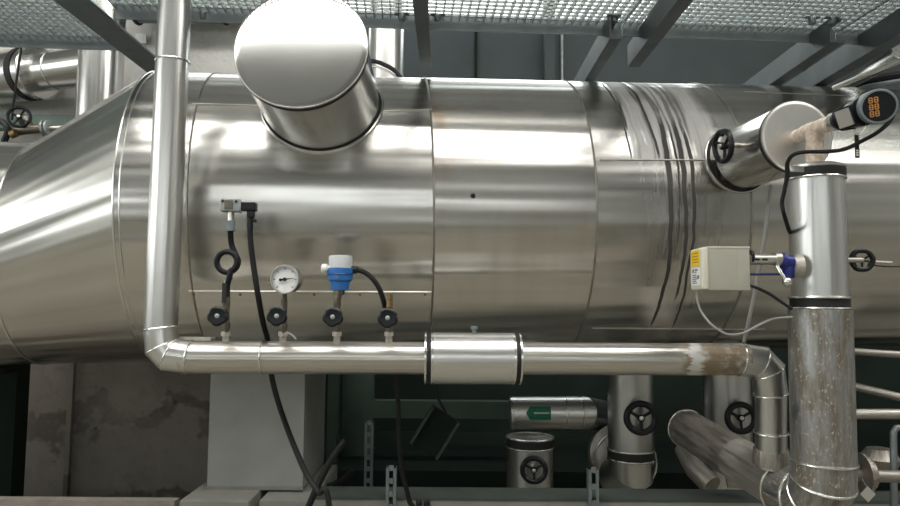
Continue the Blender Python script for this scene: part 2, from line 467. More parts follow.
# reducer as a skewed loft
def skew(t0, r0, drop0, t1, r1, drop1, steps, mat, name, cap0=False):
    m = MB(); rings, us = [], []
    for k in range(steps + 1):
        f = k / steps; tt = t0 + (t1 - t0) * f; rr = r0 + (r1 - r0) * f; dr = drop0 + (drop1 - drop0) * f
        rings.append([A + AX * tt - E2 * dr + (E1 * math.cos(-PI + 2 * PI * i / SEG) + E2 * math.sin(-PI + 2 * PI * i / SEG)) * rr for i in range(SEG)]); us.append(tt)
    m.rings(rings, us, cap0, False); return m.build(name, mat, tank), rings
_, ra = skew(T_CONE2, R2, R - R2, T_CONE, R, 0, 8, TM[0], 'reducer_cladding')
_, rb = skew(T_CONE2 - 2.2, R2, R - R2, T_CONE2, R2, R - R2, 4, TM[1], 'neck_cladding', True)
section('cladding_sheet', T_CONE, T_A, .002, TM[1])
section('cladding_sheet', T_A, T_B, 0, TM[2])
section('cladding_sheet', T_B, T_C, .0015, TM[3])
section('cladding_sheet', T_C, T_D, 0, TM[4])
section('cladding_sheet', T_D, T_END, .0015, TM[5])
MB().lathe(A, AX, [(T_END - .001, R + .001), (T_END + .12, R * .86), (T_END + .2, R * .5), (T_END + .22, 0.0)], 96, False, False).build('end_cap', TM[5], tank)
b = MB(); b.loop(ra[0], .005); b.build('seam_bead', M['rim'], tank)
b = MB(); b.loop(ra[-1], .005); b.build('seam_bead', M['rim'], tank)
def ringpts(tt, r): return [tp(tt, 2 * PI * k / 96, r) for k in range(96)]
for tt, dr in ((T_CONE + .022, .001), (T_A, .001), (T_B, .001), (T_C, .001), (T_D, .001)):
    MB().loop(ringpts(tt, R + dr), .0035 if tt < T_A + .01 else .0045, 6).build('seam_bead', M['rim'] if tt < T_A - .01 else M['seam'], tank)
def lap(p0, p1, name='lap_seam'):
    _, t0, a0 = tank_hit(*p0); _, t1, a1 = tank_hit(*p1)
    m = MB(); m.tube([tp(t0 + (t1 - t0) * k / 10, a0 + (a1 - a0) * k / 10, R + .001) for k in range(11)], .0035, 6, smooth=False)
    return m.build(name, M['steel'], tank)
lap((189, 291), (432, 292)); lap((600, 160), (742, 160)); lap((592, 328), (765, 329)); lap((192, 104), (260, 106)); lap((376, 112), (432, 110)); lap((744, 92), (845, 96))
scr = MB()
for px in (194, 240, 285, 314, 360, 380, 425):
    p, tt, aa = tank_hit(px, 294.5); nr = E1 * math.cos(aa) + E2 * math.sin(aa)
    scr = MB(); scr.lathe(p - nr * .002, nr, [(0, .0045), (.004, .0045), (.006, .002)], 10); scr.build('screw', M['brassy'], tank)
p, tt, aa = tank_hit(473, 196); nr = E1 * math.cos(aa) + E2 * math.sin(aa)
MB().lathe(p - nr * .002, nr, [(0, .0095), (.0045, .0095), (.005, .006)], 20).build('rubber_plug', M['rubber'], tank)

# pedestal under the vessel
d_ped = 3.0
pl = U(208.5, 440, d_ped); pr = U(303.5, 440, d_ped)
z_top_plinth = U(255, 489, d_ped).z
x0, x1 = pl.x, pr.x
yc = (A + AX * ((x0 + x1) / 2)).y; zc = (A + AX * ((x0 + x1) / 2)).z
ped = thing('concrete_pedestal', ((x0 + x1) / 2, d_ped + .25, z_top_plinth), 'pale grey concrete pedestal block carrying the vessel', 'pedestal')
prof = [(d_ped, z_top_plinth), (d_ped + .5, z_top_plinth)]
arc = [(d_ped + .5 - .5 * k / 12) for k in range(13)]
prof += [(y, zc - math.sqrt((R + .012) ** 2 - (y - yc) ** 2)) for y in arc]
MB().prism((x0, 0, 0), (0, 1, 0), (0, 0, 1), prof, x1 - x0).build('block', M['ped'], ped)
MB().box(((x0 + x1) / 2, d_ped - .008, z_top_plinth + .006), x1 - x0 + .01, .016, .012).build('mortar_joint', M['plinth'], ped)
xs = U(256, 500, 2.86).x; xl = U(180, 501, 2.83).x; xr = U(312, 500, 2.86).x
pa = MB().box(((xl + xs) / 2 - .008, 3.16, z_top_plinth / 2), xs - xl - .016, .68, z_top_plinth, bev=.008).build('foundation_block', M['plinth'])
tag(pa, 'left half of the grey concrete foundation below the pale pedestal', 'foundation block')
pb = MB().box(((xr + xs) / 2 + .006, 3.18, z_top_plinth / 2 - .004), xr - xs - .012, .64, z_top_plinth - .008, bev=.008).build('foundation_block', M['plinth'])
tag(pb, 'right half of the grey concrete foundation, right of the open joint', 'foundation block')

# ------------------------------------------------------------------ big capped nozzle
def capped(name, base, disc, r, label, cat, cap='cap'):
    ax = (disc - base).normalized(); L = (disc - base).length
    root = thing(name, base, label, cat)
    MB().lathe(base, ax, [(0, r * .985), (L - .03, r * .985)], 96, False, False).build('barrel', M['clad'], root)
    MB().lathe(base, ax, [(L - .026, r * 1.0), (L - .007, r * 1.0)], 96, False, False).build('gasket_ring', M['gasket'], root)
    MB().lathe(base, ax, [(L - .007, r * .99), (L - .006, r * 1.008), (L - .001, r * 1.008), (L + .001, r * .99), (L + .0015, r * .9), (L + .0015, r * .4), (L + .0015, 0)], 128, False, False).build('end_cap', M[cap], root, 50)
    MB().torus(base + ax * (L - .001), ax, r * 1.003, .0024, 96, 8).build('cap_rim', M['seam'], root)
    return root, ax, L
t = NT('polished cap'); o = t.obj()
t.set(Base_Color=t.mix(t.mr(t.noise(o, 6, 4), .3, .7), (.60, .60, .58), (.64, .64, .62)), Roughness=.12, Metallic=1.0); M['cap'] = t.m

t = NT('satin cap'); o = t.obj(); t.set(Base_Color=t.mix(t.mr(t.noise(o, 8, 3), .3, .7), (.60, .59, .56), (.70, .69, .66)), Roughness=.38, Metallic=1.0); M['satincap'] = t.m
disc = U(301, 47.5, 2.27); base_d = U(323.5, 107, 2.68)
ax = (disc - base_d).normalized()
root, ax, L = capped('capped_nozzle', base_d, disc, S(68.5, 2.27) , 'large round capped stub with mirror disc end on top of the vessel', 'nozzle')
# collar where barrel meets the shell: follow the intersection curve
def on_shell(base, ax, r, R_):
    _, e1, e2 = frame(ax); out = []
    for k in range(96):
        p = base + (e1 * math.cos(2 * PI * k / 96) + e2 * math.sin(2 * PI * k / 96)) * r
        o = p - A; dp = ax - AX * ax.dot(AX); op = o - AX * o.dot(AX)
        a, b, c = dp.dot(dp), 2 * dp.dot(op), op.dot(op) - R_ * R_
        q = b * b - 4 * a * c
        s = (-b + math.sqrt(max(q, 0))) / (2 * a)
        out.append(p + ax * s)
    return out
rn = S(68.5, 2.27)
MB().loop(on_shell(base_d, ax, rn * .985, R + .004), .009).build('base_gasket', M['gasket'], root)
MB().loop(on_shell(base_d, ax, rn * 1.025, R + .003), .007).build('base_collar', M['clad'], root)

# ------------------------------------------------------------------ right nozzle with handwheel
disc2 = U(797, 137, 2.30); base2 = U(746, 157, 2.66)
rn2 = S(36.5, 2.30)
root, ax2, L2 = capped('capped_nozzle', base2, disc2, rn2, 'smaller capped stub at the right with black handwheel and rusty outlet', 'nozzle', 'satincap')
MB().loop(on_shell(base2, ax2, rn2 * 1.02, R + .004), .008).build('base_gasket', M['gasket'], root)
MB().loop(on_shell(base2, ax2, rn2 * 1.09, R + .003), .006).build('base_collar', M['clad'], root)
def handwheel(root, c, axis, r, name='handwheel', tube=.16, spokes=3, mat=None, lobes=0):
    d, e1, e2 = frame(axis); mat = mat or M['plastic']
    m = MB()
    pts = []
    for k in range(60):
        a = 2 * PI * k / 60; rr = r * (1 + (.025 * math.cos(lobes * a) if lobes else 0))
        pts.append(V(c) + (e1 * math.cos(a) + e2 * math.sin(a)) * rr * (1 - tube / 2))
    m.loop(pts, r * tube, 10)
    for k in range(spokes):
        a = 2 * PI * k / spokes + .5
        m.tube([V(c) - d * r * .1, V(c) + (e1 * math.cos(a) + e2 * math.sin(a)) * r * .9], r * .1, 8, smooth=False)
    m.lathe(V(c) - d * r * .25, d, [(0, r * .24), (r * .35, r * .24), (r * .42, r * .18)], 20)
    w = m.build(name, mat, root)
    MB().lathe(V(c) + d * r * .15, d, [(0, r * .14), (r * .12, r * .14), (r * .15, r * .08)], 12).build('hub_nut', M['steel'], w)
    return w
cw = U(723, 146, 2.46); st = cw + V((.085, .03, .012))
axw = V((-.985, -.16, -.10)).normalized()
MB().cyl(st, cw, .010).build('wheel_stem', M['steel'], root)
handwheel(root, cw, axw, S(16.5, 2.5), lobes=0, tube=.17)
# rusty pipework between stub, sensor and column
COLD = 2.20
rp = thing('rusty_pipe_tee', U(813, 158, 2.2), 'rusty bare pipe tee joining the capped stub to the tall column', 'pipe')
p_end = U(833, 122, 2.09); m = MB(); m.lathe(disc2 - (disc2-p_end).normalized()*(-.0), p_end - disc2, [(0, .024), (.05, .024), (.051, .027), (.10, .028), (.101, .025), ((p_end - disc2).length - .03, .025), ((p_end - disc2).length - .029, .022), ((p_end - disc2).length, .022)], 28)
m.build('outlet_pipe', M['rust'], rp)
MB().cyl(U(815, 166, COLD), U(815, 131, 2.18), S(9.3, COLD) * .9).build('branch_pipe', M['rust'], rp)

# temperature sensor head on the tee
sh = thing('temperature_sensor', p_end, 'black sensor head with round orange digit display above the column', 'sensor')
hd = U(878, 106.5, 1.93); axs = (hd - p_end).normalized(); Ls = (hd - p_end).length
MB().lathe(p_end, axs, [(-.004, .024), (.0, .028), (.016, .028), (.018, .022)], 24).build('coupling', M['steel'], sh)
m = MB(); m.lathe(p_end, axs, [(.012, .026), (.03, .033), (.075, .038), (.078, .040), (Ls - .05, .042)], 28)
for k in range(6): m.torus(p_end + axs * (.034 + .007 * k), axs, .035 + .0008 * k, .0022, 28, 6)
m.build('neck_housing', M['plastic'], sh)
fdir = (CAM + V((.6, -.1, .1)) - hd).normalized()
rh = S(17.6, 1.93)
MB().lathe(hd - fdir * .075, fdir, [(0, rh * .8), (.01, rh * .95), (.07, rh), (.082, rh), (.086, rh * .96), (.086, rh * .86)], 48, True, False).build('head_housing', M['paintsteel'], sh)
MB().lathe(hd + fdir * .0045, fdir, [(0, rh * .86), (.003, rh * .86)], 48).build('display_window', M['plastic'], sh)
_, fe1, fe2 = frame(fdir)
tilt = math.radians(-14)
dx = (fe1 * -1 * math.cos(tilt) * -1 + fe2 * math.sin(tilt)); 
rightv = V((1, 0, 0)) - fdir * fdir.x; rightv.normalize(); upv = fdir.cross(rightv) * 1.0
if upv.z < 0: upv = -upv
a = math.radians(10); rr_, uu_ = rightv * math.cos(a) - upv * math.sin(a) * -1, upv * math.cos(a) + rightv * math.sin(a) * -1
m = MB()
def seg7(m, o, w, h, th, n):
    """seven segment eight"""
    for (x, y, hor) in ((0, h, 1), (0, h / 2, 1), (0, 0, 1), (-w / 2, h * .75, 0), (w / 2, h * .75, 0), (-w / 2, h * .25, 0), (w / 2, h * .25, 0)):
        m.box(o + rr_ * x + uu_ * y, (w if hor else th), .001, (th if hor else h / 2), (rr_, fdir, uu_))
dc = hd + fdir * .008
for row in range(3):
    for cc in range(2):
        seg7(m, dc + rr_ * (-.019 + cc * .014) + uu_ * (.017 - row * .0195 - .004), .008, .014, .0028, 8)
m.build('display_digits', M['orange'], sh)
pc = U(848, 116, 2.08); zz = (ray(848, 116) * -1)
pn = (zz - axs * zz.dot(axs)).normalized(); pvv = pn.cross(axs)
c0 = p_end + axs * (Ls * .54)
MB().box(c0 + pn * .043, .062, .062, .006, (axs, pvv, pn), .002).build('plate_frame', M['plastic'], sh)
MB().box(c0 + pn * .047, .052, .052, .003, (axs, pvv, pn)).build('name_plate', M['plate'], sh)
# hanging tag
tg = thing('hanging_tag', U(857, 147, 1.99), 'narrow dark tag hanging on a wire loop below the sensor', 'tag')
top = U(857, 135, 1.99); bot = U(857, 158, 1.99)
MB().box((top + bot) / 2, S(4, 2.1), .003, (top - bot).length).build('plate', M['inkblack'], tg)
m = MB()
for k in range(3): m.box(bot + (top - bot) * (.12 + .1 * k) + V((0, -.002, 0)), S(2, 2.1), .001, .004)
m.build('print', M['paper'], tg)
MB().tube([top, U(859.5, 134, 1.99), U(864, 130, 1.98), U(866, 124, 1.98), U(863, 121, 1.99)], .0012, 6).build('wire_loop', M['steel'], tg)
MB().tube([top, U(856, 132, 1.99), U(855, 126, 2.0)], .001, 6).build('wire_loop', M['steel'], tg)

# ------------------------------------------------------------------ tall column with elbow into the diagonal run
rc = S(29.6, COLD) * .885
cx_top = U(815.3, 168, COLD); cx_mid = U(819.5, 303, COLD); cx_low = U(823.5, 462, COLD)
c_x = V((cx_low.x + cx_top.x, 0, 0)) / 2
colm = thing('insulated_riser', (cx_low.x, COLD, U(825, 506, COLD).z), 'tall fat insulated column pipe at the right, lower half weathered brown', 'pipe')
def lerp(a, b, f): return a + (b - a) * f
MB().cyl(lerp(cx_mid, cx_low, .0), cx_top, rc, seg=64).build('upper_jacket', M['column'], colm)
dcol = (cx_top - cx_mid).normalized()
MB().lathe(cx_top - dcol * .034, dcol, [(0, rc + .001), (0, rc + .004), (.026, rc + .004), (.026, rc + .001)], 64, False, False).build('clamp_band', M['gasket'], colm)
MB().lathe(cx_top, dcol, [(-.006, rc + .005), (.001, rc + .005), (.010, rc * .8), (.012, .02)], 64).build('top_cap', M['column'], colm)
MB().torus(cx_top - dcol * .038, dcol, rc + .002, .004, 64).build('rim', M['rim'], colm)
# buckle
MB().box(U(797, 169, COLD - rc - .006), .042, .006, .018, bev=.002).build('band_buckle', M['steel'], colm)
# middle coupling
MB().lathe(cx_mid - dcol * .013, dcol, [(0, rc + .003), (.026, rc + .003)], 64, False, False).build('clamp_band', M['gasket'], colm)
for s in (-.017, .017): MB().torus(cx_mid + dcol * s, dcol, rc + .004, .0045, 64).build('rim', M['rim'], colm)
# lower weathered jacket + mitred elbow + diagonal run
rl = S(33, COLD) * .885
far = U(686, 428, 3.15)
e_hi = U(823.6, 468, COLD); 
corner = U(824.5, 512, COLD)
ddir = (far - corner).normalized(); up_ = (e_hi - corner).normalized()
rad = .13
pts = [e_hi]
c1 = corner + up_ * rad; c2 = corner + ddir * rad
for k in range(1, 4):
    f = k / 3.0 - 1 / 6.0
    q = (c1 * (1 - f) ** 2 + corner * 2 * f * (1 - f) + c2 * f ** 2); pts.append(q)
near = corner + ddir * .20
m = MB(); rg = m.sweep([near] + list(reversed(pts)) + [cx_mid - dcol * .02], rl, 56, False)
m.build('lower_jacket', M['weathered'], colm, 12)
for ring in (rg[1], rg[2], rg[3]): MB().loop([lerp(corner, p, 1.0) for p in ring], .0045).build('rim', M['rim'], colm)
for px_y in (463.0, ): MB().torus(U(823.5, px_y - 1, COLD), up_, rl + .002, .004, 64).build('rim', M['rim'], colm)
m = MB(); m.cyl(near, lerp(near, far, .40), rl * .90, seg=56); m.build('diagonal_jacket', M['dusty'], colm)
m = MB(); m.cyl(lerp(near, far, .40), far, rl * .88, seg=56, cap1=True); m.build('diagonal_jacket', M['dirty2'] if 'dirty2' in M else M['dirty'], colm)
MB().torus(far, ddir, rl * .885, .004, 56).build('rim', M['rim'], colm)
MB().torus(near, ddir, rl, .004, 56).build('rim', M['rim'], colm)

# ------------------------------------------------------------------ front pipe
DL, DR = 2.30, 2.36
rf = S(16.2, 2.30)
topf = U(175.6, -14, DL)
corner_l = U(159.5, 357, DL); corner_r = U(770.5, 359.5, DR)
low_r = U(771, 449, 2.40)
def bend(c, a, b, rad, n):
    da, db = (a - c).normalized(), (b - c).normalized(); out = []
    c1, c2 = c + da * rad, c + db * rad
    for k in range(n + 1):
        f = k / n; out.append(c1 * (1 - f) ** 2 + c * 2 * f * (1 - f) + c2 * f ** 2)
    return out
bl = bend(corner_l, topf, corner_r, .075, 3); brr = bend(corner_r, corner_l, low_r, .085, 3)
fp = thing('front_pipe', corner_l, 'long slim insulated pipe running across in front with two mitred elbows', 'pipe')
ext = topf + (topf - bl[0]).normalized() * .35
m = MB(); r1 = m.sweep([ext, bl[0]], rf, 48); m.build('riser', M['front'], fp)
MB().torus(U(172.6, 62, DL), (ext - bl[0]), rf + .001, .003, 48).build('seam_rim', M['rim'], fp)
m = MB(); r2 = m.sweep([bl[0] + (topf - bl[0]).normalized() * .02] + bl[1:-1] + [bl[-1] + (corner_r - bl[-1]).normalized() * .025], rf * 1.012, 48, False); m.build('elbow', M['front'], fp, 12)
for i, ring in enumerate(r2): MB().loop(ring, .0022 if 0 < i < len(r2) - 1 else .0032, 6).build('seam_rim', M['rim'], fp)
t = NT('stained pipe jacket')  # right half has a white run and brown stains
uv = t.uv(); sep = t.n('ShaderNodeSeparateXYZ'); t.link(uv, sep.inputs[0]); uu = sep.outputs[0]
Lf = (brr[0] - bl[-1]).length
def uf(px):
    lo, hi = 0.0, 1.0
    for _ in range(40):
        f = (lo + hi) / 2
        if proj(lerp(bl[-1], brr[0], f))[0] < px: lo = f
        else: hi = f
    return Lf * lo
nz = t.math('MULTIPLY', t.math('SUBTRACT', t.noise(t.sc(uv, (3, 1.2, 1)), 2.5, 4, .6), .5), .10)
uw = t.math('ADD', uu, nz)
c = t.mix(t.mr(t.noise(t.sc(uv, (1, 4, 1)), 2, 3), .3, .7), (.50, .48, .44), (.57, .55, .51))
br_ = t.math('MULTIPLY', t.mr(uw, uf(672), uf(684)), t.mr(t.noise(t.sc(uv, (9, .6, 1)), 2, 4), .36, .52))
c = t.mix(t.math('MULTIPLY', br_, .85), c, (.20, .135, .07))
wh = t.math('MULTIPLY', t.mr(uw, uf(684), uf(687)), t.mr(uw, uf(700), uf(695)))
c = t.mix(wh, c, (.62, .61, .58))
t.set(Base_Color=c, Roughness=t.mr(t.math('MAXIMUM', br_, wh), 0, 1, .31, .55), Metallic=t.mr(t.math('MAXIMUM', br_, wh), 0, 1, 1, .45)); t.bump(t.noise(t.sc(uv, (.5, 2, 1)), 2, 2), .12, .02); M['run'] = t.m
m = MB(); m.sweep([bl[-1], brr[0]], rf, 48); m.build('run', M['run'], fp)
MB().torus(lerp(bl[-1], brr[0], uf(262) / Lf), AX, rf + .001, .003, 48).build('seam_rim', M['rim'], fp)
m = MB(); r3 = m.sweep([brr[0] - (corner_r - bl[-1]).normalized() * .02] + brr[1:-1] + [lerp(brr[-1], low_r, .14)], rf * 1.0, 48, False); m.build('elbow', M['column'], fp, 12)
for i, ring in enumerate(r3): MB().loop(ring, .0022 if 0 < i < len(r3) - 1 else .0034, 6).build('seam_rim', M['rim'], fp)
m = MB(); m.sweep([brr[-1], low_r - V((0, 0, .06))], rf * .93, 48); m.build('drop_leg', M['column'], fp)
dl = (brr[-1] - low_r).normalized()
MB().torus(U(770.8, 432, 2.385), dl, rf, .003, 48).build('seam_rim', M['rim'], fp)
MB().lathe(low_r - dl * .05, dl, [(0, rf * 1.12), (.05, rf * 1.05), (.055, rf)], 48).build('branch_collar', M['dirty'], fp)
# flange box on the run
run_d = (brr[0] - bl[-1]).normalized()
def onrun(px):
    lo, hi = 0.0, 1.0
    for _ in range(40):
        f = (lo + hi) / 2
        if proj(lerp(bl[-1], brr[0], f))[0] < px: lo = f
        else: hi = f
    return lerp(bl[-1], brr[0], lo)
rs = S(25.3, 2.33)
sl = MB().cyl(onrun(431), onrun(514), rs, seg=64).build('flange_cover', M['front'], fp)
for a, b_ in ((427, 432), (513, 518)):
    MB().lathe(onrun(a), run_d, [(0, rs * .985), ((onrun(b_) - onrun(a)).length, rs * .985)], 64).build('gasket_ring', M['gasket'], sl)
for a in (425.5, 432.5, 512.5, 519): MB().lathe(onrun(a) - run_d * .003, run_d, [(0, rs * .98), (.0, rs * 1.015), (.006, rs * 1.015), (.006, rs * .98)], 64, True, True).build('cover_rim', M['rim'], sl)
MB().lathe(onrun(474) + V((0, 0, rs - .002)), (0, 0, 1), [(0, .008), (.012, .008), (.014, .012), (.022, .012), (.024, .004)], 16).build('vent_plug', M['paintsteel'], sl)

# ------------------------------------------------------------------ instruments on the front pipe
def lobed(root, c, r):
    c = V(c); fd = V((.02, -1, .02)).normalized(); _, e1, e2 = frame(fd)
    poly = []
    for k in range(80):
        a = 2 * PI * k / 80; rr = r * (.84 + .17 * math.sqrt(abs(math.cos(2.5 * a + .5)))); poly.append((rr * math.cos(a), rr * math.sin(a)))
    m = MB()
    prof = [(0, .82), (.15, .98), (.32, 1.0), (.5, .97), (.62, .80), (.56, .45), (.56, .02)]
    rings, us = [], []
    for z, s in prof:
        rings.append([c + fd * (z * r) + e1 * (x * s) + e2 * (y * s) for x, y in poly]); us.append(z)
    m.rings(rings, us); k = m.build('knob', M['plastic'], root, 40)
    MB().lathe(c + fd * (r * .5), fd, [(0, r * .22), (r * .15, r * .22), (r * .2, r * .12)], 14).build('spindle_nut', M['galvlight'], k)
def fitting(m, p0, p1, rads):
    """stack of hexagon-ish nuts and pipe between two points; rads = [(fraction, radius)]"""
    d = p1 - p0; L = d.length
    for (f0, f1, r, sg) in rads: m.lathe(p0, d, [(L * f0, r * .9), (L * (f0 + .02), r), (L * (f1 - .02), r), (L * f1, r * .9)], sg)
DI = 2.27
valve_group = 'needle valves along the front pipe'
def valve(px, top_y, kx, ky, label, bare=False):
    base = U(px, 343, 2.31); tp_ = U(px + .5, top_y, DI)
    v = thing('needle_valve', base, label, 'valve', valve_group)
    m = MB(); m.cyl(base - V((0, 0, .015)), U(px, 333, 2.30), .0115, seg=16); m.lathe(U(px, 336, 2.30), (0, 0, 1), [(0, .0165), (.014, .0165)], 6); m.build('socket', M['paper2'], v)
    m = MB(); fitting(m, U(px, 334, 2.295), tp_, [(0, .18, .0085, 16), (.15, .36, .0135, 6), (.3, .75, .0105, 16), (.72, 1, .0125, 6)]); m.build('valve_body', M['brassy'], v)
    kc = U(kx, ky, DI - .045)
    MB().cyl(U(px, ky, DI), kc, .007, seg=12).build('spindle', M['steel'], v)
    lobed(v, kc, S(10.4, DI - .05))
    return v
M['paper2'] = plain('zinc socket', (.42, .40, .35), .5, .5, .15, 40)
valve(226, 296, 219, 316, 'needle valve with black lobed knob below the coiled siphon tube')
valve(283, 305, 278, 316, 'needle valve with black lobed knob below the round dial gauge')
valve(337, 296, 333.5, 317, 'needle valve with black lobed knob below the blue transmitter')
valve(389, 307, 388, 318, 'needle valve with black lobed knob and brass plug, rightmost on pipe')

# siphon + pressure switch
ps = thing('pressure_switch', U(228, 296, DI), 'grey pressure switch block on a black coiled siphon tube', 'pressure switch')
pts = [U(227, 298, DI), U(227.5, 285, DI), U(228.5, 277, DI - .004)]
lc = U(227, 262, DI); rr = S(10.3, DI)
for k in range(0, 13):
    a = -PI / 2 + .5 + 2 * PI * k / 12 * .97
    pts.append(lc + V((math.cos(a) * rr, -.009 + .018 * k / 12, math.sin(a) * rr)))
pts = pts[:2] + [U(229.5, 277.5, DI - .010)] + [lc + V((math.cos(a) * rr, -.010 + .020 * i / 25, math.sin(a) * rr)) for i, a in enumerate([math.radians(-62 + 440 * j / 25) for j in range(26)])]
pts += [U(232.5, 247, DI + .012), U(230.7, 238, DI + .008), U(230.5, 228, DI), U(230.5, 216, DI)]
MB().tube(pts, S(2.9, DI), 12, 4).build('siphon_tube', M['plastic'], ps)
MB().cyl(U(230.8, 231, DI), U(230.8, 221, DI), S(4.5, DI), seg=16).build('coupling', M['paintsteel'], ps)
MB().cyl(U(230.8, 222, DI), U(230.8, 211, DI), S(3.2, DI), seg=16).build('neck', M['steel'], ps)
bc = U(231.5, 206, DI); bx = (V((1, .18, 0))).normalized(); by = V((-.18, 1, 0)).normalized()
blk = MB().box(bc, S(20, DI), .05, S(12, DI), (bx, by, V((0, 0, 1))), .003).build('switch_block', M['galvlight'], ps)
for sx in (-7.5, 5.5):
    MB().lathe(bc + bx * S(sx, DI) - by * .026 + V((0, 0, S(3.6, DI))), -by, [(0, .0045), (.003, .0045)], 12).build('screw_hole', M['inkblack'], blk)
m = MB(); m.box(bc - by * .0265 + bx * S(-1.5, DI), S(8.5, DI), .002, S(9, DI), (bx, by, V((0, 0, 1)))); m.build('type_plate', M['brassy'], blk)
pg = U(249, 207, DI); m = MB(); m.box(pg, S(15, DI), .035, S(8.5, DI), None, .004); m.box(U(251, 213, DI), S(6.5, DI), .028, S(10, DI), None, .003); m.box(U(254, 221, DI), S(5, DI), .012, S(3, DI), None, .001); m.cyl(U(250, 216, DI), U(250, 228, DI), S(3.3, DI), seg=16); m.build('cable_plug', M['plastic'], ps)
MB().tube([U(225, 280, DI - .012), U(224.5, 284, DI - .012)], .0012, 6, smooth=False).build('tag_wire', M['steel'], ps)
tt_ = U(224.2, 293, DI - .012)
tgo = MB().box(tt_, S(4.2, DI), .003, S(20, DI)).build('hanging_tag', M['inkblack'])
tag(tgo, 'narrow black tag hanging beside the siphon tube', 'tag')

# gauge
ga = thing('pressure_gauge', U(285, 305, DI), 'round white dial pressure gauge with steel case', 'pressure gauge')
gc = U(285, 279.3, DI - .02); gd = (CAM + V((-.75, 0, .0)) - gc).normalized(); rgd = S(14.8, DI - .02)
_, g1, g2 = frame(gd); g1 = -g1 if g1.x < 0 else g1
MB().lathe(gc - gd * .045, gd, [(0, rgd * .86), (.004, rgd * .95), (.034, rgd * .95), (.036, rgd), (.05, rgd), (.052, rgd * .97), (.052, rgd * .9), (.046, rgd * .88)], 56, True, False).build('case', M['steel'], ga)
MB().lathe(gc - gd * .002, gd, [(0, rgd * .9), (.002, rgd * .9)], 48).build('dial', M['paper'], ga)
m = MB()
for k in range(31):
    a = math.radians(225 - 270 * k / 30); big = k % 5 == 0
    r0, r1_ = rgd * (.66 if big else .74), rgd * .82
    e = g1 * math.cos(a) + g2 * math.sin(a); f_ = -g1 * math.sin(a) + g2 * math.cos(a)
    m.box(gc + gd * .0008 + e * ((r0 + r1_) / 2), r1_ - r0, .0024 if big else .001, .0006, (e, f_, gd))
m.build('dial_marks', M['ink'], ga)
na = math.radians(7); e = g1 * math.cos(na) + g2 * math.sin(na); f_ = -g1 * math.sin(na) + g2 * math.cos(na)
m = MB(); m.prism(gc + gd * .003, e, f_, [(-rgd * .32, -.0035), (-rgd * .32, .0035), (0, .0022), (rgd * .7, .0006), (rgd * .7, -.0006), (0, -.0022)], .001); m.lathe(gc + gd * .001, gd, [(0, .006), (.005, .006)], 16); m.lathe(gc + gd * .002 - e * rgd * .3, gd, [(0, .005), (.002, .005)], 14); m.build('needle', M['inkblack'], ga)
m = MB(); fitting(m, U(284, 306, DI), U(284.6, 293, DI - .01), [(0, .6, .011, 6), (.55, 1, .008, 12)]); m.build('stem', M['brassy'], ga)

# transmitter
tr = thing('pressure_transmitter', U(338, 296, DI), 'blue pressure transmitter with translucent white cap', 'transmitter')
m = MB(); z0 = U(340, 290, DI); 
m.lathe(z0, (0, 0, 1), [(0, S(8.5, DI)), (S(3, DI), S(9.2, DI)), (S(8, DI), S(9.6, DI)), (S(10, DI), S(12, DI)), (S(19, DI), S(13.2, DI)), (S(21.5, DI), S(13.2, DI)), (S(22, DI), S(11, DI))], 40); 
m.build('body', M['blue'], tr)
MB().torus(z0 + V((0, 0, S(15.5, DI))), (0, 0, 1), S(12.6, DI), .002, 40, 6).build('groove_ring', M['darkblue'], tr)
t = NT('translucent cap'); t.set(Base_Color=(.70, .72, .72), Roughness=.35, Transmission_Weight=.35, Alpha=1.0); M['tcap'] = t.m
MB().lathe(z0 + V((0, 0, S(21.5, DI))), (0, 0, 1), [(0, S(11.5, DI)), (S(10.5, DI), S(11.9, DI)), (S(12.5, DI), S(11.2, DI)), (S(13, DI), S(8, DI)), (S(13.2, DI), 0)], 40).build('cap', M['tcap'], tr)
gl = U(334, 268.5, DI - .012); m = MB(); gdir = (U(321, 268.5, DI - .012) - gl); m.lathe(gl, gdir, [(0, S(3.3, DI)), (S(6.5, DI), S(3.3, DI)), (S(7, DI), S(4.6, DI)), (S(11.5, DI), S(4.6, DI)), (S(12.5, DI), S(3, DI))], 16); m.build('cable_gland', M['whiteplastic'], tr)
m = MB(); m.lathe(U(337, 276.5, DI - S(11.8, DI)), (0, -1, 0), [(0, S(1.7, DI)), (.002, S(1.7, DI))], 14); m.build('vent_screw', M['galv'], tr)
m = MB(); fitting(m, U(337.8, 298, DI), U(339.6, 288, DI), [(0, .5, .012, 12), (.4, 1.0, .019, 8)]); m.build('stem', M['brassy'], tr)
MB().lathe(U(351, 270, DI), (1, 0, 0), [(0, S(4, DI)), (S(6, DI), S(4, DI)), (S(7, DI), S(2.7, DI)), (S(9, DI), S(2.7, DI))], 16).build('cable_gland', M['plastic'], tr)
cbl = MB().tube([U(357, 270, DI), U(364, 272, DI - .004), U(372, 278, DI - .01), U(379, 288, DI - .01), U(383, 299, DI), U(385.5, 310, DI + .02), U(388, 322, DI + .04), U(391, 340, DI + .10), U(394, 365, DI + .14), U(398, 400, 2.45), U(399, 440, 2.48), U(402, 470, 2.5), U(409, 500, 2.5), U(414, 530, 2.5), V((U(416, 540, 2.5).x, 2.5, .012))], .0085, 10).build('signal_cable', M['cable'])
tag(cbl, 'black cable arching from the blue transmitter down behind the front pipe', 'cable')
m = MB(); fitting(m, U(389.5, 307, DI), U(390, 293.5, DI), [(0, .45, .0115, 6), (.4, .62, .008, 12), (.55, 1, .0105, 6)])
bp = m.build('brass_plug', M['brass']); bp.parent = None
tag(bp, 'small brass plug screwed on top of the rightmost needle valve', 'plug')
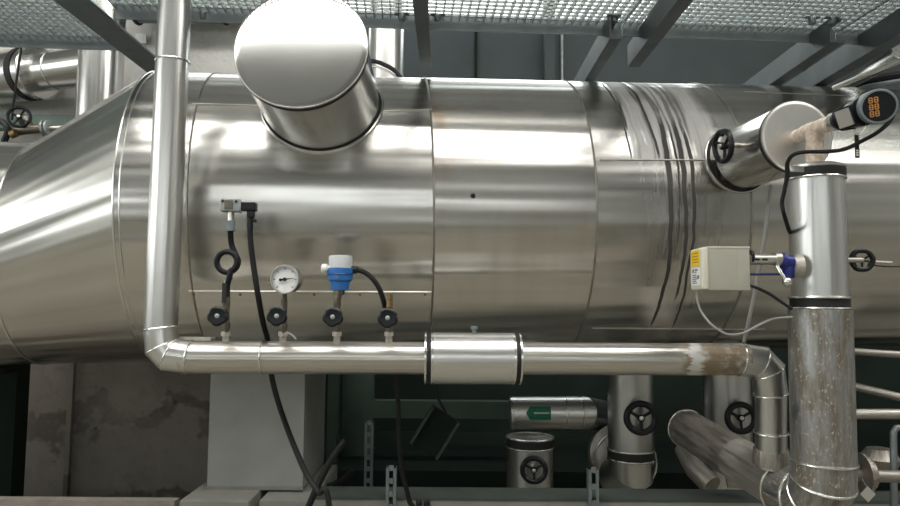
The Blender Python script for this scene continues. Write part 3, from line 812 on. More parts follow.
sw_c = MB().tube([U(250, 226, DI), U(250.5, 240, DI), U(253, 262, DI), U(258, 295, DI + .0), U(263, 322, DI + .06), U(268, 342, 2.42), U(271, 372, 2.44), U(277, 398, 2.44), U(286, 425, 2.42), U(297, 453, 2.38), U(307, 475, 2.35), U(318, 492, 2.32), U(330, 515, 2.3), V((U(345, 560, 2.3).x, 2.28, .012))], .0095, 10).build('signal_cable', M['cable'])
tag(sw_c, 'thick black cable hanging from the pressure switch past the pedestal', 'cable')
# little drain elbow beside the gauge valve and small valve foot at the left
m = MB(); m.tube([U(281, 340, 2.27), U(283, 335, 2.26), U(288, 333, 2.25), U(292, 335, 2.25), U(296, 339, 2.25)], .003, 8); o = m.build('bent_wire', M['paper2']); tag(o, 'thin pale bent wire lying on the pipe beside the gauge valve', 'wire')
o = MB().box(U(196, 339, 2.36), S(34, 2.36), .05, S(4, 2.36), (V((1, .02, -.01)).normalized(), V((0, 1, 0)), V((.01, 0, 1)).normalized()), .002).build('support_rail', M['paper2']); tag(o, 'short pale rail behind the left elbow of the front pipe', 'rail')

# ------------------------------------------------------------------ actuator on the column
DA = 2.10
ac = thing('valve_actuator', U(745, 265, DA), 'beige box actuator with yellow label beside the column', 'actuator')
def bx_px(x0, x1, y0, y1, d, depth, bev): 
    a, b = U(x0, y1, d), U(x1, y0, d); c = (a + b) / 2 + V((0, depth / 2, 0)); return MB().box(c, b.x - a.x, depth, b.z - a.z, None, bev)
bx_px(708, 737.5, 247, 290.5, DA, .095, .004).build('housing', M['beige'], ac)
bx_px(738, 749.5, 247.5, 290.5, DA, .095, .003).build('gear_housing', M['beige'], ac)
bx_px(707, 750, 246.6, 248, DA - .001, .097, .001).build('top_edge', M['ivory'], ac)
hx0 = U(708, 268, DA).x; hz0, hz1 = U(708, 290, DA).z, U(708, 247.4, DA).z
lid = MB().box((hx0 - .009, DA + .048, (hz0 + hz1) / 2), .022, .104, hz1 - hz0, None, .009).build('cover', M['ivory'], ac)
xe = hx0 - .020 - .0006
def on_end(y0, y1, f0, f1, mat, name, par):      # sheet on the end face; f runs from the far to the near edge, y are photo rows
    ya, yb = DA + .100 - .104 * f0, DA + .100 - .104 * f1
    za, zb_ = U(701, y1, DA).z, U(701, y0, DA).z
    return MB().box((xe, (ya + yb) / 2, (za + zb_) / 2), .0012, abs(yb - ya), zb_ - za).build(name, mat, par)
on_end(249.5, 265.5, .12, .84, M['yellow'], 'warning_label', lid)
on_end(267, 285, .14, .84, M['paper'], 'type_label', lid)
xe -= .0008
def strokes(rows, mat):
    m = MB()
    for y0, y1, f0, f1 in rows:
        ya, yb = DA + .100 - .104 * f0, DA + .100 - .104 * f1
        za, zb_ = U(701, y1, DA).z, U(701, y0, DA).z
        m.box((xe, (ya + yb) / 2, (za + zb_) / 2), .0008, abs(yb - ya), zb_ - za)
    return m.build('print', mat, lid)
strokes([(268.3, 272, .25, .36), (268.5, 270, .45, .68), (271, 272, .45, .58)] + [(274 + 2 * k, 274.9 + 2 * k, .25, .55 + .05 * (k % 3)) for k in range(5)] + [(275, 278.5, .66, .78)], M['ink'])
strokes([(252 + 3 * k, 252.7 + 3 * k, .2, .75) for k in range(4)], M['brass'])
yk = DA + .05
m = MB(); m.cyl(U(749, 259.5, yk), U(776, 259.5, yk), S(5.2, yk), seg=24); m.build('yoke', M['steel'], ac)
m = MB()
for xx in (757, 765): m.box(U(xx, 259.5, yk - S(5.2, yk)), S(5, yk), .004, S(2, yk))
m.build('yoke_slot', M['inkblack'], ac)
MB().cyl(U(774, 259.5, yk), U(780, 259.5, yk), S(7, yk), seg=20).build('union_nut', M['steel'], ac)
MB().cyl(U(749, 274.3, yk), U(783, 274.3, yk), S(1.2, yk), seg=10).build('guide_rod', M['darkblue'], ac)
MB().cyl(U(749.5, 257, yk), U(752, 257, yk), S(7, yk), seg=16).build('flange', M['plastic'], ac)
vb = thing('ball_valve', U(788, 270, yk), 'dark blue valve body with ball ended lever on the column', 'valve')
m = MB(); m.cyl(U(780, 261, yk), U(795, 263, yk), S(7.5, yk), seg=20); m.lathe(U(789, 278, yk), (0, 0, 1), [(0, S(4.5, yk)), (S(5, yk), S(6, yk)), (S(16, yk), S(6, yk)), (S(22, yk), S(5, yk))], 20); m.torus(U(783, 261, yk), (1, 0, 0), S(7.5, yk), .004, 24); m.build('body', M['darkblue'], vb)
m = MB(); m.cyl(U(792, 266, yk), U(800, 266, yk), S(10, yk), S(12, yk), 20); m.build('insulation_collar', M['whiteplastic2'] if 'whiteplastic2' in M else M['paper2'], vb)
lvm = MB(); lvm.tube([U(777, 266, yk - .03), U(781, 273, yk - .04), U(787, 282, yk - .05)], S(1.6, yk), 10); lv = lvm.build('lever', M['rim'], vb)
MB().lathe(U(787.3, 286.6, yk - .05), (0, 0, 1), [(S(4.6 - 4.6 * math.cos(a * PI / 10), yk) - S(0, yk), S(4.6 * math.sin(a * PI / 10), yk)) for a in range(11)], 20).build('ball_knob', M['rim'], lv)

o = MB().tube([U(699, 289, DA + .05), U(697, 297, DA + .05), U(701, 311, DA + .03), U(712, 325, DA), U(727, 334, DA - .01), U(743, 333, DA - .01), U(759, 325, DA), U(773, 319, DA + .02), U(792, 317, DA + .03)], .0035, 8).build('thin_cable', M['greycable']); tag(o, 'thin pale cable looping from the actuator to the column', 'cable')
o = MB().tube([U(748, 285, yk), U(757, 288, yk), U(768, 293, yk), U(780, 301, yk), U(792, 309, yk)], .005, 8).build('flexible_cable', M['gasket']); tag(o, 'short dark cable from the actuator to the column coupling', 'cable')
dS = 1.98
o = MB().tube([U(893, 104, dS), U(894, 112, dS), U(889, 122, dS), U(878, 132, dS), U(862, 141, dS), U(845, 149, 2.0), U(828, 151.5, 2.02), U(805, 152, 2.04), U(793, 155, 2.05), U(787.5, 163, 2.07), U(787, 175, 2.08), U(784.5, 190, 2.09), U(782, 203, 2.1), U(784, 214, 2.1), U(787, 224, 2.14), U(790, 232, 2.2), U(797, 240, 2.30)], .0062, 10).build('sensor_cable', M['cable']); tag(o, 'black cable curving from the sensor head down along the column', 'cable')
o = MB().tube([U(771, 186, 2.56), U(767, 215, 2.5), U(765, 235, 2.49), U(758, 275, 2.5), U(750, 315, 2.52), U(744, 342, 2.55)], .0068, 10).build('conduit', M['greycable']); tag(o, 'thin grey conduit slanting down the vessel behind the actuator', 'conduit')
# wheel right of the column
hv = thing('hand_valve', U(862, 259, 2.4), 'black lobed hand valve with long thin lever right of the column', 'valve')
wc = U(862, 260, 2.27)
handwheel(hv, wc, V((-.25, -1, 0)), S(11, 2.27), lobes=6, tube=.24, spokes=3)
MB().cyl(wc, U(836, 260, 2.24), .009).build('stem', M['steel'], hv)
MB().tube([U(866, 261, 2.27), U(880, 262, 2.28), U(892, 262.5, 2.29)], .004, 8).build('lever', M['steel'], hv)
MB().tube([U(868, 264, 2.28), U(885, 266.5, 2.3), U(915, 266.5, 2.32)], .0022, 8).build('pull_rod', M['gasket'], hv)

# ------------------------------------------------------------------ grating walkway and its beams
ya = math.radians(3.8); GX = V((math.cos(ya), math.sin(ya), 0)); GY = V((-math.sin(ya), math.cos(ya), 0)); GZ = V((0, 0, 1))
GO = V((0, 2.80, 0)); ZG = CAMZ + 1.19
def gp(a, b, z): return GO + GX * a + GY * b + GZ * z
ggroup = 'walkway grating panels'
def grating(a0, a1, b0, b1, label, hole=None):
    g = thing('walkway_grating', gp((a0 + a1) / 2, (b0 + b1) / 2, ZG), label, 'grating', ggroup)
    m = MB(); P = .0333
    def bar(along, pos, s0, s1, w, h, z):
        segs = [(s0, s1)]
        if hole:
            ha0, ha1, hb0, hb1 = hole
            lo, hi = (hb0, hb1) if along == 'b' else (ha0, ha1)
            inside = (ha0 < pos < ha1) if along == 'b' else (hb0 < pos < hb1)
            if inside: segs = [(s0, lo), (hi, s1)]
        for x0, x1 in segs:
            if x1 - x0 < .005: continue
            if along == 'b': m.box(gp(pos, (x0 + x1) / 2, z + h / 2), w, x1 - x0, h, (GX, GY, GZ))
            else: m.box(gp((x0 + x1) / 2, pos, z + h / 2), x1 - x0, w, h, (GX, GY, GZ))
    n = int((a1 - a0) / P)
    for k in range(n + 1): bar('b', a0 + (a1 - a0) * k / n, b0, b1, .003, .030, ZG)
    n = int((b1 - b0) / P)
    for k in range(n + 1): bar('a', b0 + (b1 - b0) * k / n, a0, a1, .005, .010, ZG + .018)
    m.build('bar_mesh', M['galvlight'], g)
    e = MB(); e.box(gp((a0 + a1) / 2, b1 + .003, ZG - .006), a1 - a0, .006, .072, (GX, GY, GZ)); e.build('edge_bar', M['galv'], g)
    e = MB(); e.box(gp((a0 + a1) / 2, b0 - .003, ZG + .012), a1 - a0, .006, .04, (GX, GY, GZ))
    e.build('edge_bar', M['galv'], g)
    return g
pipe_g = (topf - GO); hx, hy = pipe_g.dot(GX), pipe_g.dot(GY)
grating(-2.9, -1.45, -.56, .36, 'grating panel at the far left, left of the dark sloping beam')
grating(-1.365, -.12, -.56, 0, 'grating panel around the riser pipe above the large capped stub', (hx - .09, hx + .09, hy - .09, hy + .09))
grating(-.105, .715, -.56, 0, 'grating panel in the middle, right of the narrow vertical beam')
grating(.725, 1.66, -.56, 0, 'grating panel on the right above the smaller capped stub')
grating(1.67, 2.9, -.56, 0, 'grating panel at the far right corner')
ZB = CAMZ + 1.085
bgroup = 'walkway support beams'
def beam(x, y0, y1, fw, web, side, label, h=None):
    b = thing('support_beam', (x, (y0 + y1) / 2, ZB), label, 'beam', bgroup)
    h = h or (ZG - ZB - .004)
    MB().box((x, (y0 + y1) / 2, ZB + .004), fw, y1 - y0, .008).build('flange', M['beamsteel'], b)
    MB().box((x + side * (fw / 2 - .004), (y0 + y1) / 2, ZB + h / 2 + .004), .007, y1 - y0, h - .008).build('web', M['beamsteel'], b)
    if fw < .1: MB().box((x, (y0 + y1) / 2, ZB + h - .003), fw * .8, y1 - y0, .006).build('top_flange', M['beamsteel'], b)
    return b
beam(-1.37, 1.6, 3.22, .125, 0, -1, 'wide dark beam sloping from the top left corner')
beam(-.115, 1.6, 3.1, .052, 0, -1, 'narrow beam straight above the vessel right of the big stub')
beam(.825, 1.6, 3.05, .055, 0, -1, 'light flanged beam at upper right, nearest the centre')
beam(.665, 2.72, 3.7, .05, 0, -1, 'short bracket beam beneath the grating edge left of the light beam')
beam(1.575, 2.74, 3.9, .06, 0, -1, 'short bracket beam at upper right above the smaller stub')
beam(1.80, 1.6, 3.6, .07, 0, -1, 'beam crossing the upper right corner below the grating')
cgroup = 'grating clips'
def clip(px, py, label):
    p = U(px, py, 2.74); p.z = ZG
    c = thing('grating_clip', p, label, 'clip', cgroup)
    MB().lathe(p - GZ * .032, GZ, [(0, .006), (.004, .014), (.022, .016), (.030, .014)], 14).build('clip_nut', M['galv'], c)
    MB().box(p - GZ * .001, .06, .02, .004, (GX, GY, GZ)).build('clip_plate', M['galv'], c)
clip(402, 8, 'round clip under the grating just left of the narrow beam')
clip(438, 9, 'round clip under the grating just right of the narrow beam')
clip(614, 14, 'round clip under the grating left of the light flanged beam')
clip(204, 0, 'round clip under the grating right of the riser pipe')
clip(812, 17, 'round clip under the grating at far right, left of a pair')
clip(832, 17, 'round clip under the grating at far right, right of a pair')

# ------------------------------------------------------------------ upper left background pipes
db = 4.05
bpz = thing('insulated_header', U(10, 74, 4.1), 'fat insulated header with black band at the upper left edge', 'pipe')
ax1 = V((.945, -.33, 0)).normalized(); e0 = U(40, 72.5, db); rb1 = S(26.5, db)
MB().cyl(e0 - ax1 * 1.3, e0, rb1, seg=64).build('barrel', M['backshiny'], bpz)
MB().lathe(e0, ax1, [(-.10, rb1 + .004), (-.055, rb1 + .004)], 64, False, False).build('black_band', M['gasket'], bpz)
MB().torus(e0, ax1, rb1, .006, 64).build('end_rim', M['rim'], bpz)
e1_ = U(98, 70, 3.89)
MB().cyl(e0, e0 + ax1 * (e1_ - e0).dot(ax1), S(20.5, 3.78), seg=48).build('outlet', M['backshiny'], bpz)
MB().torus(e0 + ax1 * (e1_ - e0).dot(ax1) * .30, ax1, S(20.8, 3.78), .003, 48).build('seam_rim', M['rim'], bpz)
vp = U(100, 80, 3.89)
o = MB().cyl((vp.x, vp.y, .6 + .9), (vp.x, vp.y, 3.4), S(21.5, 3.89), seg=48).build('vertical_pipe', M['backshiny']); tag(o, 'shiny vertical pipe behind the tapered vessel end at upper left', 'pipe')
o = MB().cyl(U(118, 60, 4.1) - V((0, 0, .8)), U(118, 60, 4.1) + V((0, 0, .9)), S(6, 4.1), seg=20).build('thin_pipe', M['paintsteel']); tag(o, 'thin dark vertical pipe right of the shiny vertical pipe', 'pipe')
hb = MB().box(U(40, 123, 4.15), 1.9, .08, S(14, 4.15)).build('cross_beam', M['darkgreen']); tag(hb, 'dark horizontal beam behind the upper left handwheel', 'beam')
gv = thing('gate_valve', U(22, 130, 3.75), 'small flanged valve with dark handwheel at upper left above the reducer', 'valve')
handwheel(gv, U(19, 117, 3.62), V((.35, -1, .1)), S(11, 3.62), tube=.16, spokes=4)
m = MB(); m.cyl(U(19, 117, 3.62), U(25, 128, 3.75), .014); m.cyl(U(8, 132, 3.75), U(46, 128, 3.75), S(5, 3.75)); m.lathe(U(26, 131, 3.75), (0, 0, 1), [(0, .02), (.02, .035), (.05, .03), (.08, .02)], 20); m.build('body', M['brassy'], gv)
for xx in (45, 49): MB().cyl(U(xx - 1.5, 128.5, 3.75), U(xx + 1, 128.3, 3.75), S(8.5, 3.75), seg=24).build('flange', M['galvlight'], gv)
MB().cyl(U(50, 128.3, 3.75), U(85, 127, 3.75), S(2.5, 3.75), seg=16).build('outlet_pipe', M['steel'], gv)
MB().cyl(U(11, 135, 3.7), U(16, 133, 3.7), .022, seg=12).build('end_plug', M['brass'], gv)
o = MB().tube([U(22, 45, 3.66), U(18, 70, 3.66), U(14, 100, 3.66), U(12, 120, 3.68)], .006, 8).build('thin_cable', M['cable']); tag(o, 'thin black cable dropping past the header to the handwheel', 'cable')
o = MB().tube([U(-8, 120, 3.7), U(2, 122, 3.7), U(8, 130, 3.7), U(4, 142, 3.72)], .018, 8).build('black_hose', M['rubber']); tag(o, 'dark hose at the left edge beside the small flanged valve', 'hose')
# duct behind the riser
o = MB().sweep([U(150, 8, 4.2), U(300, 9, 4.2)], .10, 32) if False else None
dk = thing('duct', U(190, 14, 4.15), 'grey duct crossing behind the riser pipe under the walkway', 'duct')
m = MB(); m.cyl(U(138, 8, 4.15), U(262, 9, 4.15), S(15, 4.15), seg=40); m.build('jacket', M['galv'], dk)
for xx in (137, 225): 
    m = MB(); m.torus(U(xx, 8, 4.15), (1, 0, 0), S(15.5, 4.15), .012, 40); m.build('black_band', M['gasket'], dk)
o = MB().box(U(141, 38.5, 4.28), S(11, 4.2), .012, S(10, 4.2)).build('wall_sign', M['paper']); tag(o, 'small blank white plate on the upper pier wall at upper left', 'sign')

# upper middle: pipe behind the capped stub
bpp = thing('vertical_pipe', U(386, 50, 4.4), 'silver vertical pipe seen right behind the big capped stub', 'pipe')
MB().cyl(U(386, 90, 4.4) - V((0, 0, .9)), V((U(386, 20, 4.4).x, 4.4, RZ)), S(18, 4.4), seg=40).build('jacket', M['backpipe'], bpp)
for k, (dy, col_) in enumerate(((0, 'gasket'), (5, 'rim'))):
    o = MB().tube([U(350, 62 + dy, 4.1), U(372, 61 + dy, 4.1), U(385, 65 + dy, 4.1), U(396, 72 + dy, 4.1), U(404, 84 + dy, 4.1), U(408, 100, 4.1)], .014 if k == 0 else .007, 8).build('curved_hose', M[col_]); tag(o, ('black curved hose' if k == 0 else 'thin bright curved tube below the black hose') + ' crossing before the silver vertical pipe', 'hose')
o = MB().cyl(U(562, 60, 5.98) - V((0, 0, 1.0)), U(562, 60, 5.98) + V((0, 0, .55)), .014, seg=12).build('conduit', M['galvlight']); tag(o, 'thin bright vertical conduit on the dark panel wall', 'conduit')
o = MB().box(U(549, 60, 5.9) , .09, .12, 2.2).build('wall_post', M['panel']); tag(o, 'dark post beside the bright conduit on the panel wall', 'post')
for xx in (476, 806):
    o = slab('trim_%d' % (1 if xx < 500 else 2), U(xx, 60, 5.96).x - .012, U(xx, 60, 5.96).x + .012, 5.97, 6.0, 2.0, 3.95, M['black'])

# upper right: slanting pipes
sp = thing('slanting_pipe', U(870, 62, 3.2), 'silver slanting pipe with rounded end at the upper right corner', 'pipe')
MB().cyl(U(906, 46, 2.9), U(842, 82, 3.55), S(12.5, 3.0), seg=40).build('jacket', M['backshiny'], sp)
MB().torus(U(905, 47, 2.9), (U(906, 46, 2.9) - U(842, 82, 3.55)), S(13, 2.9), .005, 40).build('end_rim', M['rim'], sp)
o = MB().cyl(U(915, 54, 2.55), U(834, 88, 2.92), S(2.8, 2.7), seg=16).build('brace_rod', M['steel']); tag(o, 'thin silver brace rod under the slanting pipe at upper right', 'rod')
for k, yy in enumerate((76, 82)):
    o = MB().tube([U(840, yy + 14, 3.6), U(865, yy + 5, 3.5), U(885, yy + 1, 3.4), U(915, yy - 3, 3.3)], .022 if k == 0 else .012, 8).build('black_hose', M['cable' if k == 0 else 'galv']); tag(o, ('thick black hose' if k == 0 else 'thin grey tube') + ' under the slanting pipe at upper right', 'hose')

# ------------------------------------------------------------------ lower background
zb = U(600, 489, 3.0).z
lb = thing('base_frame_beam', (1.6, 2.93, zb - .12), 'long steel frame beam along the bottom edge, right of the foundation', 'beam')
xa = U(314, 495, 2.9).x
m = MB(); m.box(((xa + 3.6) / 2, 2.93, zb - .006), 3.6 - xa, .16, .012); m.build('top_flange', M['frame'], lb)
MB().box(((xa + 3.6) / 2, 2.858, zb - .10), 3.6 - xa, .012, .18).build('web', M['plinth'], lb)
for xx in (.5, 2.9): MB().box((xx, 2.95, (zb - .19) / 2), .1, .1, zb - .19).build('leg', M['galv'], lb)
xb = U(179, 500, 2.9).x
zl = U(90, 500, 2.86).z
o = MB().box(((-3.4 + xb) / 2, 2.88, zl / 2), xb + 3.4, .05, zl).build('low_wall', M['conc']); tag(o, 'low concrete sill along the bottom left edge, left of the foundation', 'sill')

def strut(px, y0, y1, d, label):
    a, b = U(px, y1, d), U(px, y0, d); h = b.z - a.z
    s = thing('slotted_channel', a, label, 'channel', 'slotted mounting channels')
    w = .041; m = MB(); n = max(3, int(h / .05)); 
    for sx in (-1, 1):
        m.box((a.x + sx * (w / 2 - .001), d + .02, a.z + h / 2), .002, .041, h)
        m.box((a.x + sx * (w / 2 - .006), d, a.z + h / 2), .012, .002, h)
    for k in range(n + 1): m.box((a.x, d, a.z + h * k / n), w - .02, .002, min(.022, h / n * .5))
    m.build('rail', M['galv'], s)
    return s
strut(390.5, 468, 520, 2.82, 'slotted channel standing before the beam beside the hanging cable')
strut(368, 423, 492, 3.4, 'taller slotted channel behind the beam, right of the dark columns')
strut(594, 470, 520, 2.82, 'slotted channel standing before the beam below the elbow pipe')

plinth = MB().box((1.5, 5.2, .2), 5.0, 1.4, .4).build('shade_plinth', M['black']); tag(plinth, 'added low plinth under the green columns, painted dark as shade', 'plinth')  # added block; its near-black colour stands in for shade on the floor
for (x0, x1, dd, lbl) in ((327, 337, 4.7, 'dark green column nearer the pedestal'), (342, 373, 4.9, 'wider dark green column beside the cross beam')):
    a, b = U(x0, 420, dd), U(x1, 420, dd)
    o = MB().box(((a.x + b.x) / 2, dd + .05, 1.45), b.x - a.x, .1, 2.1).build('green_column', M['darkgreen']); tag(o, lbl, 'column', 'dark green columns')
    o.location.z = .4 if True else 0
a, b = U(373, 418, 4.9), U(512, 402, 4.9)
o = MB().box(((a.x + b.x) / 2, 4.95, (a.z + b.z) / 2), b.x - a.x, .1, b.z - a.z).build('cross_beam', M['darkgreen']); tag(o, 'dark green horizontal beam behind the tilted bracket', 'beam')
# tilted channel bracket
tb = thing('tilted_bracket', U(434, 430, 3.3), 'tilted dark channel bracket hanging below the front pipe', 'bracket')
pa_ = [U(428, 411, 3.3), U(458, 418, 3.3), U(434, 458, 3.3), U(412, 440, 3.3)]
c_ = sum(pa_, V()) / 4; ux = (pa_[1] - pa_[0]).normalized(); uy0 = (pa_[3] - pa_[0]); uy = (uy0 - ux * uy0.dot(ux)).normalized(); un = ux.cross(uy)
if un.y > 0: un = -un
W_, H_ = S(29, 3.3), S(41, 3.3)
ux = V((math.cos(-.55), 0, math.sin(-.55))); uy = V((-math.sin(-.55), 0, math.cos(-.55))); un = V((0, -1, 0))
c_ = U(435, 431, 3.3)
MB().box(c_, W_, .008, H_, (ux, V((0, 1, 0)), uy)).build('back_plate', M['black'], tb)
for s in (-1, 1): 
    fl = MB().box(c_ + ux * (s * W_ / 2) + un * .03, .012, .07, H_, (ux, V((0, 1, 0)), uy)).build('side_flange', M['frame'], tb)
MB().box(c_ - ux * (W_ / 2 + .007) + un * .036 + uy * H_ * .28, .003, .025, .04, (ux, V((0, 1, 0)), uy)).build('slot', M['inkblack'], tb)
MB().tube([c_ + uy * H_ * .5, U(437, 395, 3.3), U(436, 375, 3.3), U(436, 355, 3.3)], .006, 8).build('hanger', M['gasket'], tb)
# horizontal green-label pipe
DG = 3.6
gp_ = thing('insulated_branch_pipe', U(550, 413, DG), 'short horizontal insulated pipe with green arrow label below the front pipe', 'pipe')
rg_ = S(16, DG); y_ = 413
m = MB(); rgs = m.sweep([U(510, y_, DG), U(572, y_, DG)], rg_, 40); m.build('jacket', M['backpipe'], gp_)
m = MB(); m.sweep([U(562, y_, DG), U(583, y_, DG), U(600, y_ + 2, DG + .35)], rg_ * 1.01, 40); m.build('elbow', M['backpipe'], gp_, 12)
for xx in (511, 565, 581): MB().torus(U(xx, y_, DG), (1, 0, 0), rg_ * 1.01, .003, 40).build('seam_rim', M['rim'], gp_)
lx0, lx1, lt, ly0, ly1 = 530, 551, 526, 406.8, 420
z0_, z1_ = U(540, ly1, DG - rg_).z, U(540, ly0, DG - rg_).z
zm = (z0_ + z1_) / 2; yc_ = U(540, y_, DG).y; zc_ = U(540, y_, DG).z
def curved_label(m, outline_x, z0, z1, r):
    N = 12; prev = None
    for k in range(N + 1):
        z = z0 + (z1 - z0) * k / N; f = abs(2 * k / N - 1); xl_, xr_ = outline_x(f)
        y = yc_ - math.sqrt(max(r * r - (z - zc_) ** 2, 0))
        cur = (m.bm.verts.new((xl_, y, z)), m.bm.verts.new((xr_, y, z)), m.bm.verts.new((xl_, y + .004, z)), m.bm.verts.new((xr_, y + .004, z)))
        if prev:
            m.face([prev[0], prev[1], cur[1], cur[0]]); m.face([prev[2], cur[2], cur[3], prev[3]]); m.face([prev[0], cur[0], cur[2], prev[2]]); m.face([prev[1], prev[3], cur[3], cur[1]])
        else: m.face([cur[0], cur[2], cur[3], cur[1]])
        prev = cur
    m.face([prev[0], prev[1], prev[3], prev[2]])
XL, XT, XR = U(530, 413, DG - rg_).x, U(526, 413, DG - rg_).x, U(551, 413, DG - rg_).x
m = MB(); curved_label(m, lambda f: (XT + (XL - XT) * f, XR), z0_, z1_, rg_ + .002); gl_ = m.build('flow_label', M['greenlabel'], gp_)
m = MB(); x = U(534, 413, DG - rg_).x
for wch in (.010, .007, .009, .006, .008, .012, .004, .012, .008):
    m.box((x + wch / 2, yc_ - rg_ - .0022, zm + .002), wch * .75, .0012, .006); x += wch
m.build('print', M['paper'], gl_)

def backvalve(px, y0, y1, d, wpx, wx, wy, wr, label, flange=None, ext=.0):
    r = S(wpx / 2, d); c0 = U(px, y1, d); c1 = U(px, y0, d); c0 = V((c0.x, d, c0.z - ext)); c1 = V((c0.x, d, c1.z))
    if ext < 0: c0.z = 0.0
    if y0 < 345:
        ac_ = A + AX * (c0.x - A.x); c1.z = ac_.z - math.sqrt(R * R - (d - ac_.y) ** 2) + .005
    b = thing('insulated_valve_pipe', c0, label, 'pipe', 'insulated pipes with handwheels below')
    MB().cyl(c0, c1, r, seg=48).build('jacket', M['backpipe'], b)
    if flange:
        z = U(px, flange, d).z
        MB().lathe((c0.x, d, z), (0, 0, 1), [(-.025, r * 1.03), (.01, r * 1.03)], 48).build('black_band', M['gasket'], b)
        for k in (-.03, .014): MB().torus((c0.x, d, z + k), (0, 0, 1), r * 1.02, .005, 48).build('rim', M['rim'], b)
    wc_ = U(wx, wy, d - r - .05)
    MB().cyl((wc_.x, d, wc_.z), wc_, .012).build('stem', M['steel'], b)
    handwheel(b, wc_, V((-.1, -1, .05)), S(wr, d - r - .05), tube=.21, spokes=3)
    return b
backvalve(530, 437, 492, 3.4, 45, 534, 470, 12.5, 'insulated vertical pipe with black handwheel below the green labelled pipe', 440, -1)
b = backvalve(631, 340, 455, 3.4, 44, 641, 418, 15.5, 'insulated vertical pipe with black handwheel ending in a lower elbow', 452)
pA = U(630, 448, 3.4); pB = U(631, 470, 3.42); pC = U(620, 478, 3.7)
m = MB(); m.sweep([pA, pB, pB + V((-.03, .09, -.05)), U(620, 470, 3.85)], S(21, 3.4), 40); m.build('elbow', M['backpipe'], b, 12)
MB().torus(U(625, 462, 3.62), (U(620, 470, 3.85) - pB).cross(V((0, 0, 1))).cross(V((0, 0, 1))) , S(30, 3.62), .006, 48).build('seam_rim', M['rim'], b)
m = MB(); m.cyl(U(622, 455, 3.62), U(617, 455, 3.95), S(31, 3.6), seg=48); m.build('header_end', M['dirty'], b)
backvalve(728, 340, 450, 3.5, 46, 741, 418, 14.5, 'insulated vertical pipe with black handwheel behind the right drop leg', None, -1)
# saddle below the diagonal run
sd = thing('pipe_saddle', U(715, 478, 2.9), 'angled pale support plate beneath the diagonal pipe', 'bracket')
q = [U(722, 457, 2.88), U(748, 458, 2.88), U(747, 489, 2.88), U(727, 487, 2.88)]
cz = sum(q, V()) / 4
MB().prism(q[0], (1, 0, 0), (0, 0, 1), [(v.x - q[0].x, v.z - q[0].z) for v in q], .01).build('plate', M['dirty'], sd)
m = MB(); m.sweep([U(684, 448, 3.3), U(696, 470, 3.2), U(712, 486, 3.12)], S(10, 3.2), 24); m.build('lower_pipe', M['dirty'], sd)
# dark hose crossings near the pedestal
for k, (pts_, lbl) in enumerate((([(345, 440), (330, 462), (318, 485), (305, 515)], 'black hose crossing before the beam right of the pedestal, leaning left'), ([(352, 470), (338, 482), (320, 488), (300, 486)], 'black hose lying behind the beam right of the pedestal'))):
    o = MB().tube([U(x, y, 2.75 if k == 0 else 3.2) for x, y in pts_], .013, 8).build('black_hose', M['cable']); tag(o, lbl, 'hose')
for k, xx in enumerate((419, 427)):
    o = MB().lathe(U(xx, 504, 2.842) - V((0, 0, .02)), (0, 0, 1), [(0, .012), (.03, .012), (.035, .006)], 12).build('rubber_grommet', M['rubber']); tag(o, ('left' if k == 0 else 'right') + ' one of two black studs at the front of the beam beside the hanging cable', 'stud')
# lower right pipes
for (p0, p1, r, mt, lbl) in (((848, 351, 3.0), (920, 356, 2.9), 3.6, 'dirty', 'thin dark pipe just under the vessel at the right edge'),
                             ((845, 384, 3.1), (920, 402, 2.9), 4.2, 'dirty', 'thin sloping pipe at the right edge, second from above'),
                             ((845, 414, 2.9), (920, 414, 2.85), 5.0, 'dusty', 'pale horizontal pipe at the right edge below the sloping one')):
    o = MB().cyl(U(*p0), U(*p1), S(r, 2.9), seg=20).build('thin_pipe', M[mt]); tag(o, lbl, 'pipe')
m = MB(); m.tube([U(894, 520, 2.7), U(893.5, 432, 2.7), U(896, 428, 2.7), U(915, 427, 2.7)], S(3.2, 2.7), 12, smooth=False); o = m.build('bent_handrail', M['gasket2'] if 'gasket2' in M else M['galv']); tag(o, 'bent grey tube rising at the lower right corner', 'rail')
fl = thing('flanged_pipe', U(862, 474, 2.62), 'rusty flanged stub pipe behind the column foot at lower right', 'pipe')
MB().cyl(U(842, 475, 2.6), U(915, 477, 2.62), S(6, 2.6), seg=24).build('pipe', M['dirty'], fl)
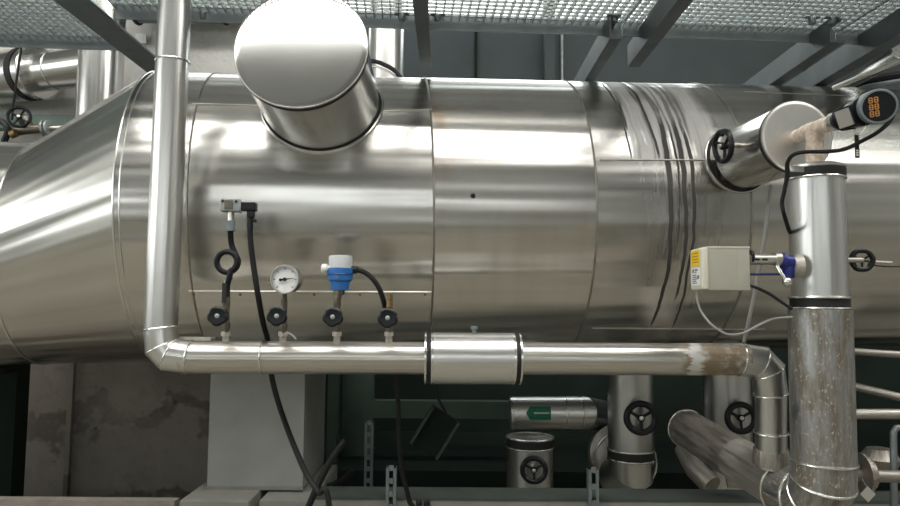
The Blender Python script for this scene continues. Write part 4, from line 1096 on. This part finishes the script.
for xx, rr2 in ((861, 20), (867, 15)): MB().cyl(U(xx, 474, 2.6), U(xx + 3, 474, 2.6), S(rr2, 2.6), seg=32).build('flange', M['dirty'], fl)
MB().lathe(U(880, 470, 3.0), (0, 0, 1), [(0, .06), (.05, .08), (.09, .05), (.1, .0)], 24).build('bonnet', M['dirty'], fl)
dt = thing('diamond_tag', U(868, 494, 2.45), 'small diamond shaped pale tag below the flange at lower right', 'tag')
c = U(867.5, 494, 2.45); sI = S(7.5, 2.45)
MB().prism(c, (1, 0, 0), (0, 0, 1), [(-sI, 0), (0, -sI), (sI, 0), (0, sI)], .004).build('plate', M['plate'], dt)
m = MB(); m.prism(c + V((0, -.001, 0)), (1, 0, 0), (0, 0, 1), [(-.010, .004), (.0, .010), (.008, .004), (.003, -.003), (-.004, -.010), (-.007, -.008), (-.001, -.001), (.003, .004), (-.001, .006), (-.007, .001)], .0008); m.build('print', M['gasket'], dt)
MB().tube([c + V((0, 0, sI)), U(865, 484, 2.46), U(862, 478, 2.48)], .0012, 6).build('wire', M['steel'], dt)
# lower left dark post and fittings
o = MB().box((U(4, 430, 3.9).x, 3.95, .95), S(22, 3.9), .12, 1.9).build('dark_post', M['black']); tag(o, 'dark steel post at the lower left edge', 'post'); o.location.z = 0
for k, yy in enumerate((362, 370)):
    o = MB().tube([U(-12, yy, 3.6), U(8, yy - 1, 3.6), U(22, yy - 3, 3.65)], .02, 8).build('black_hose', M['cable']); tag(o, ('upper' if k == 0 else 'lower') + ' black hose under the reducer at the lower left edge', 'hose')
o = MB().box((U(68, 430, 4.27).x, 4.285, 1.1), .03, .03, 2.2).build('trim_3', M['conc'], None, kind='structure')

# ------------------------------------------------------------------ world and view
w = bpy.data.worlds.new('world'); scene.world = w; w.use_nodes = True
w.node_tree.nodes['Background'].inputs[0].default_value = (.75, .85, .95, 1); w.node_tree.nodes['Background'].inputs[1].default_value = .3
vs = scene.view_settings
vs.view_transform = 'Standard'; vs.look = 'None'; vs.gamma = 1; vs.use_curve_mapping = False; vs.exposure = 0.0
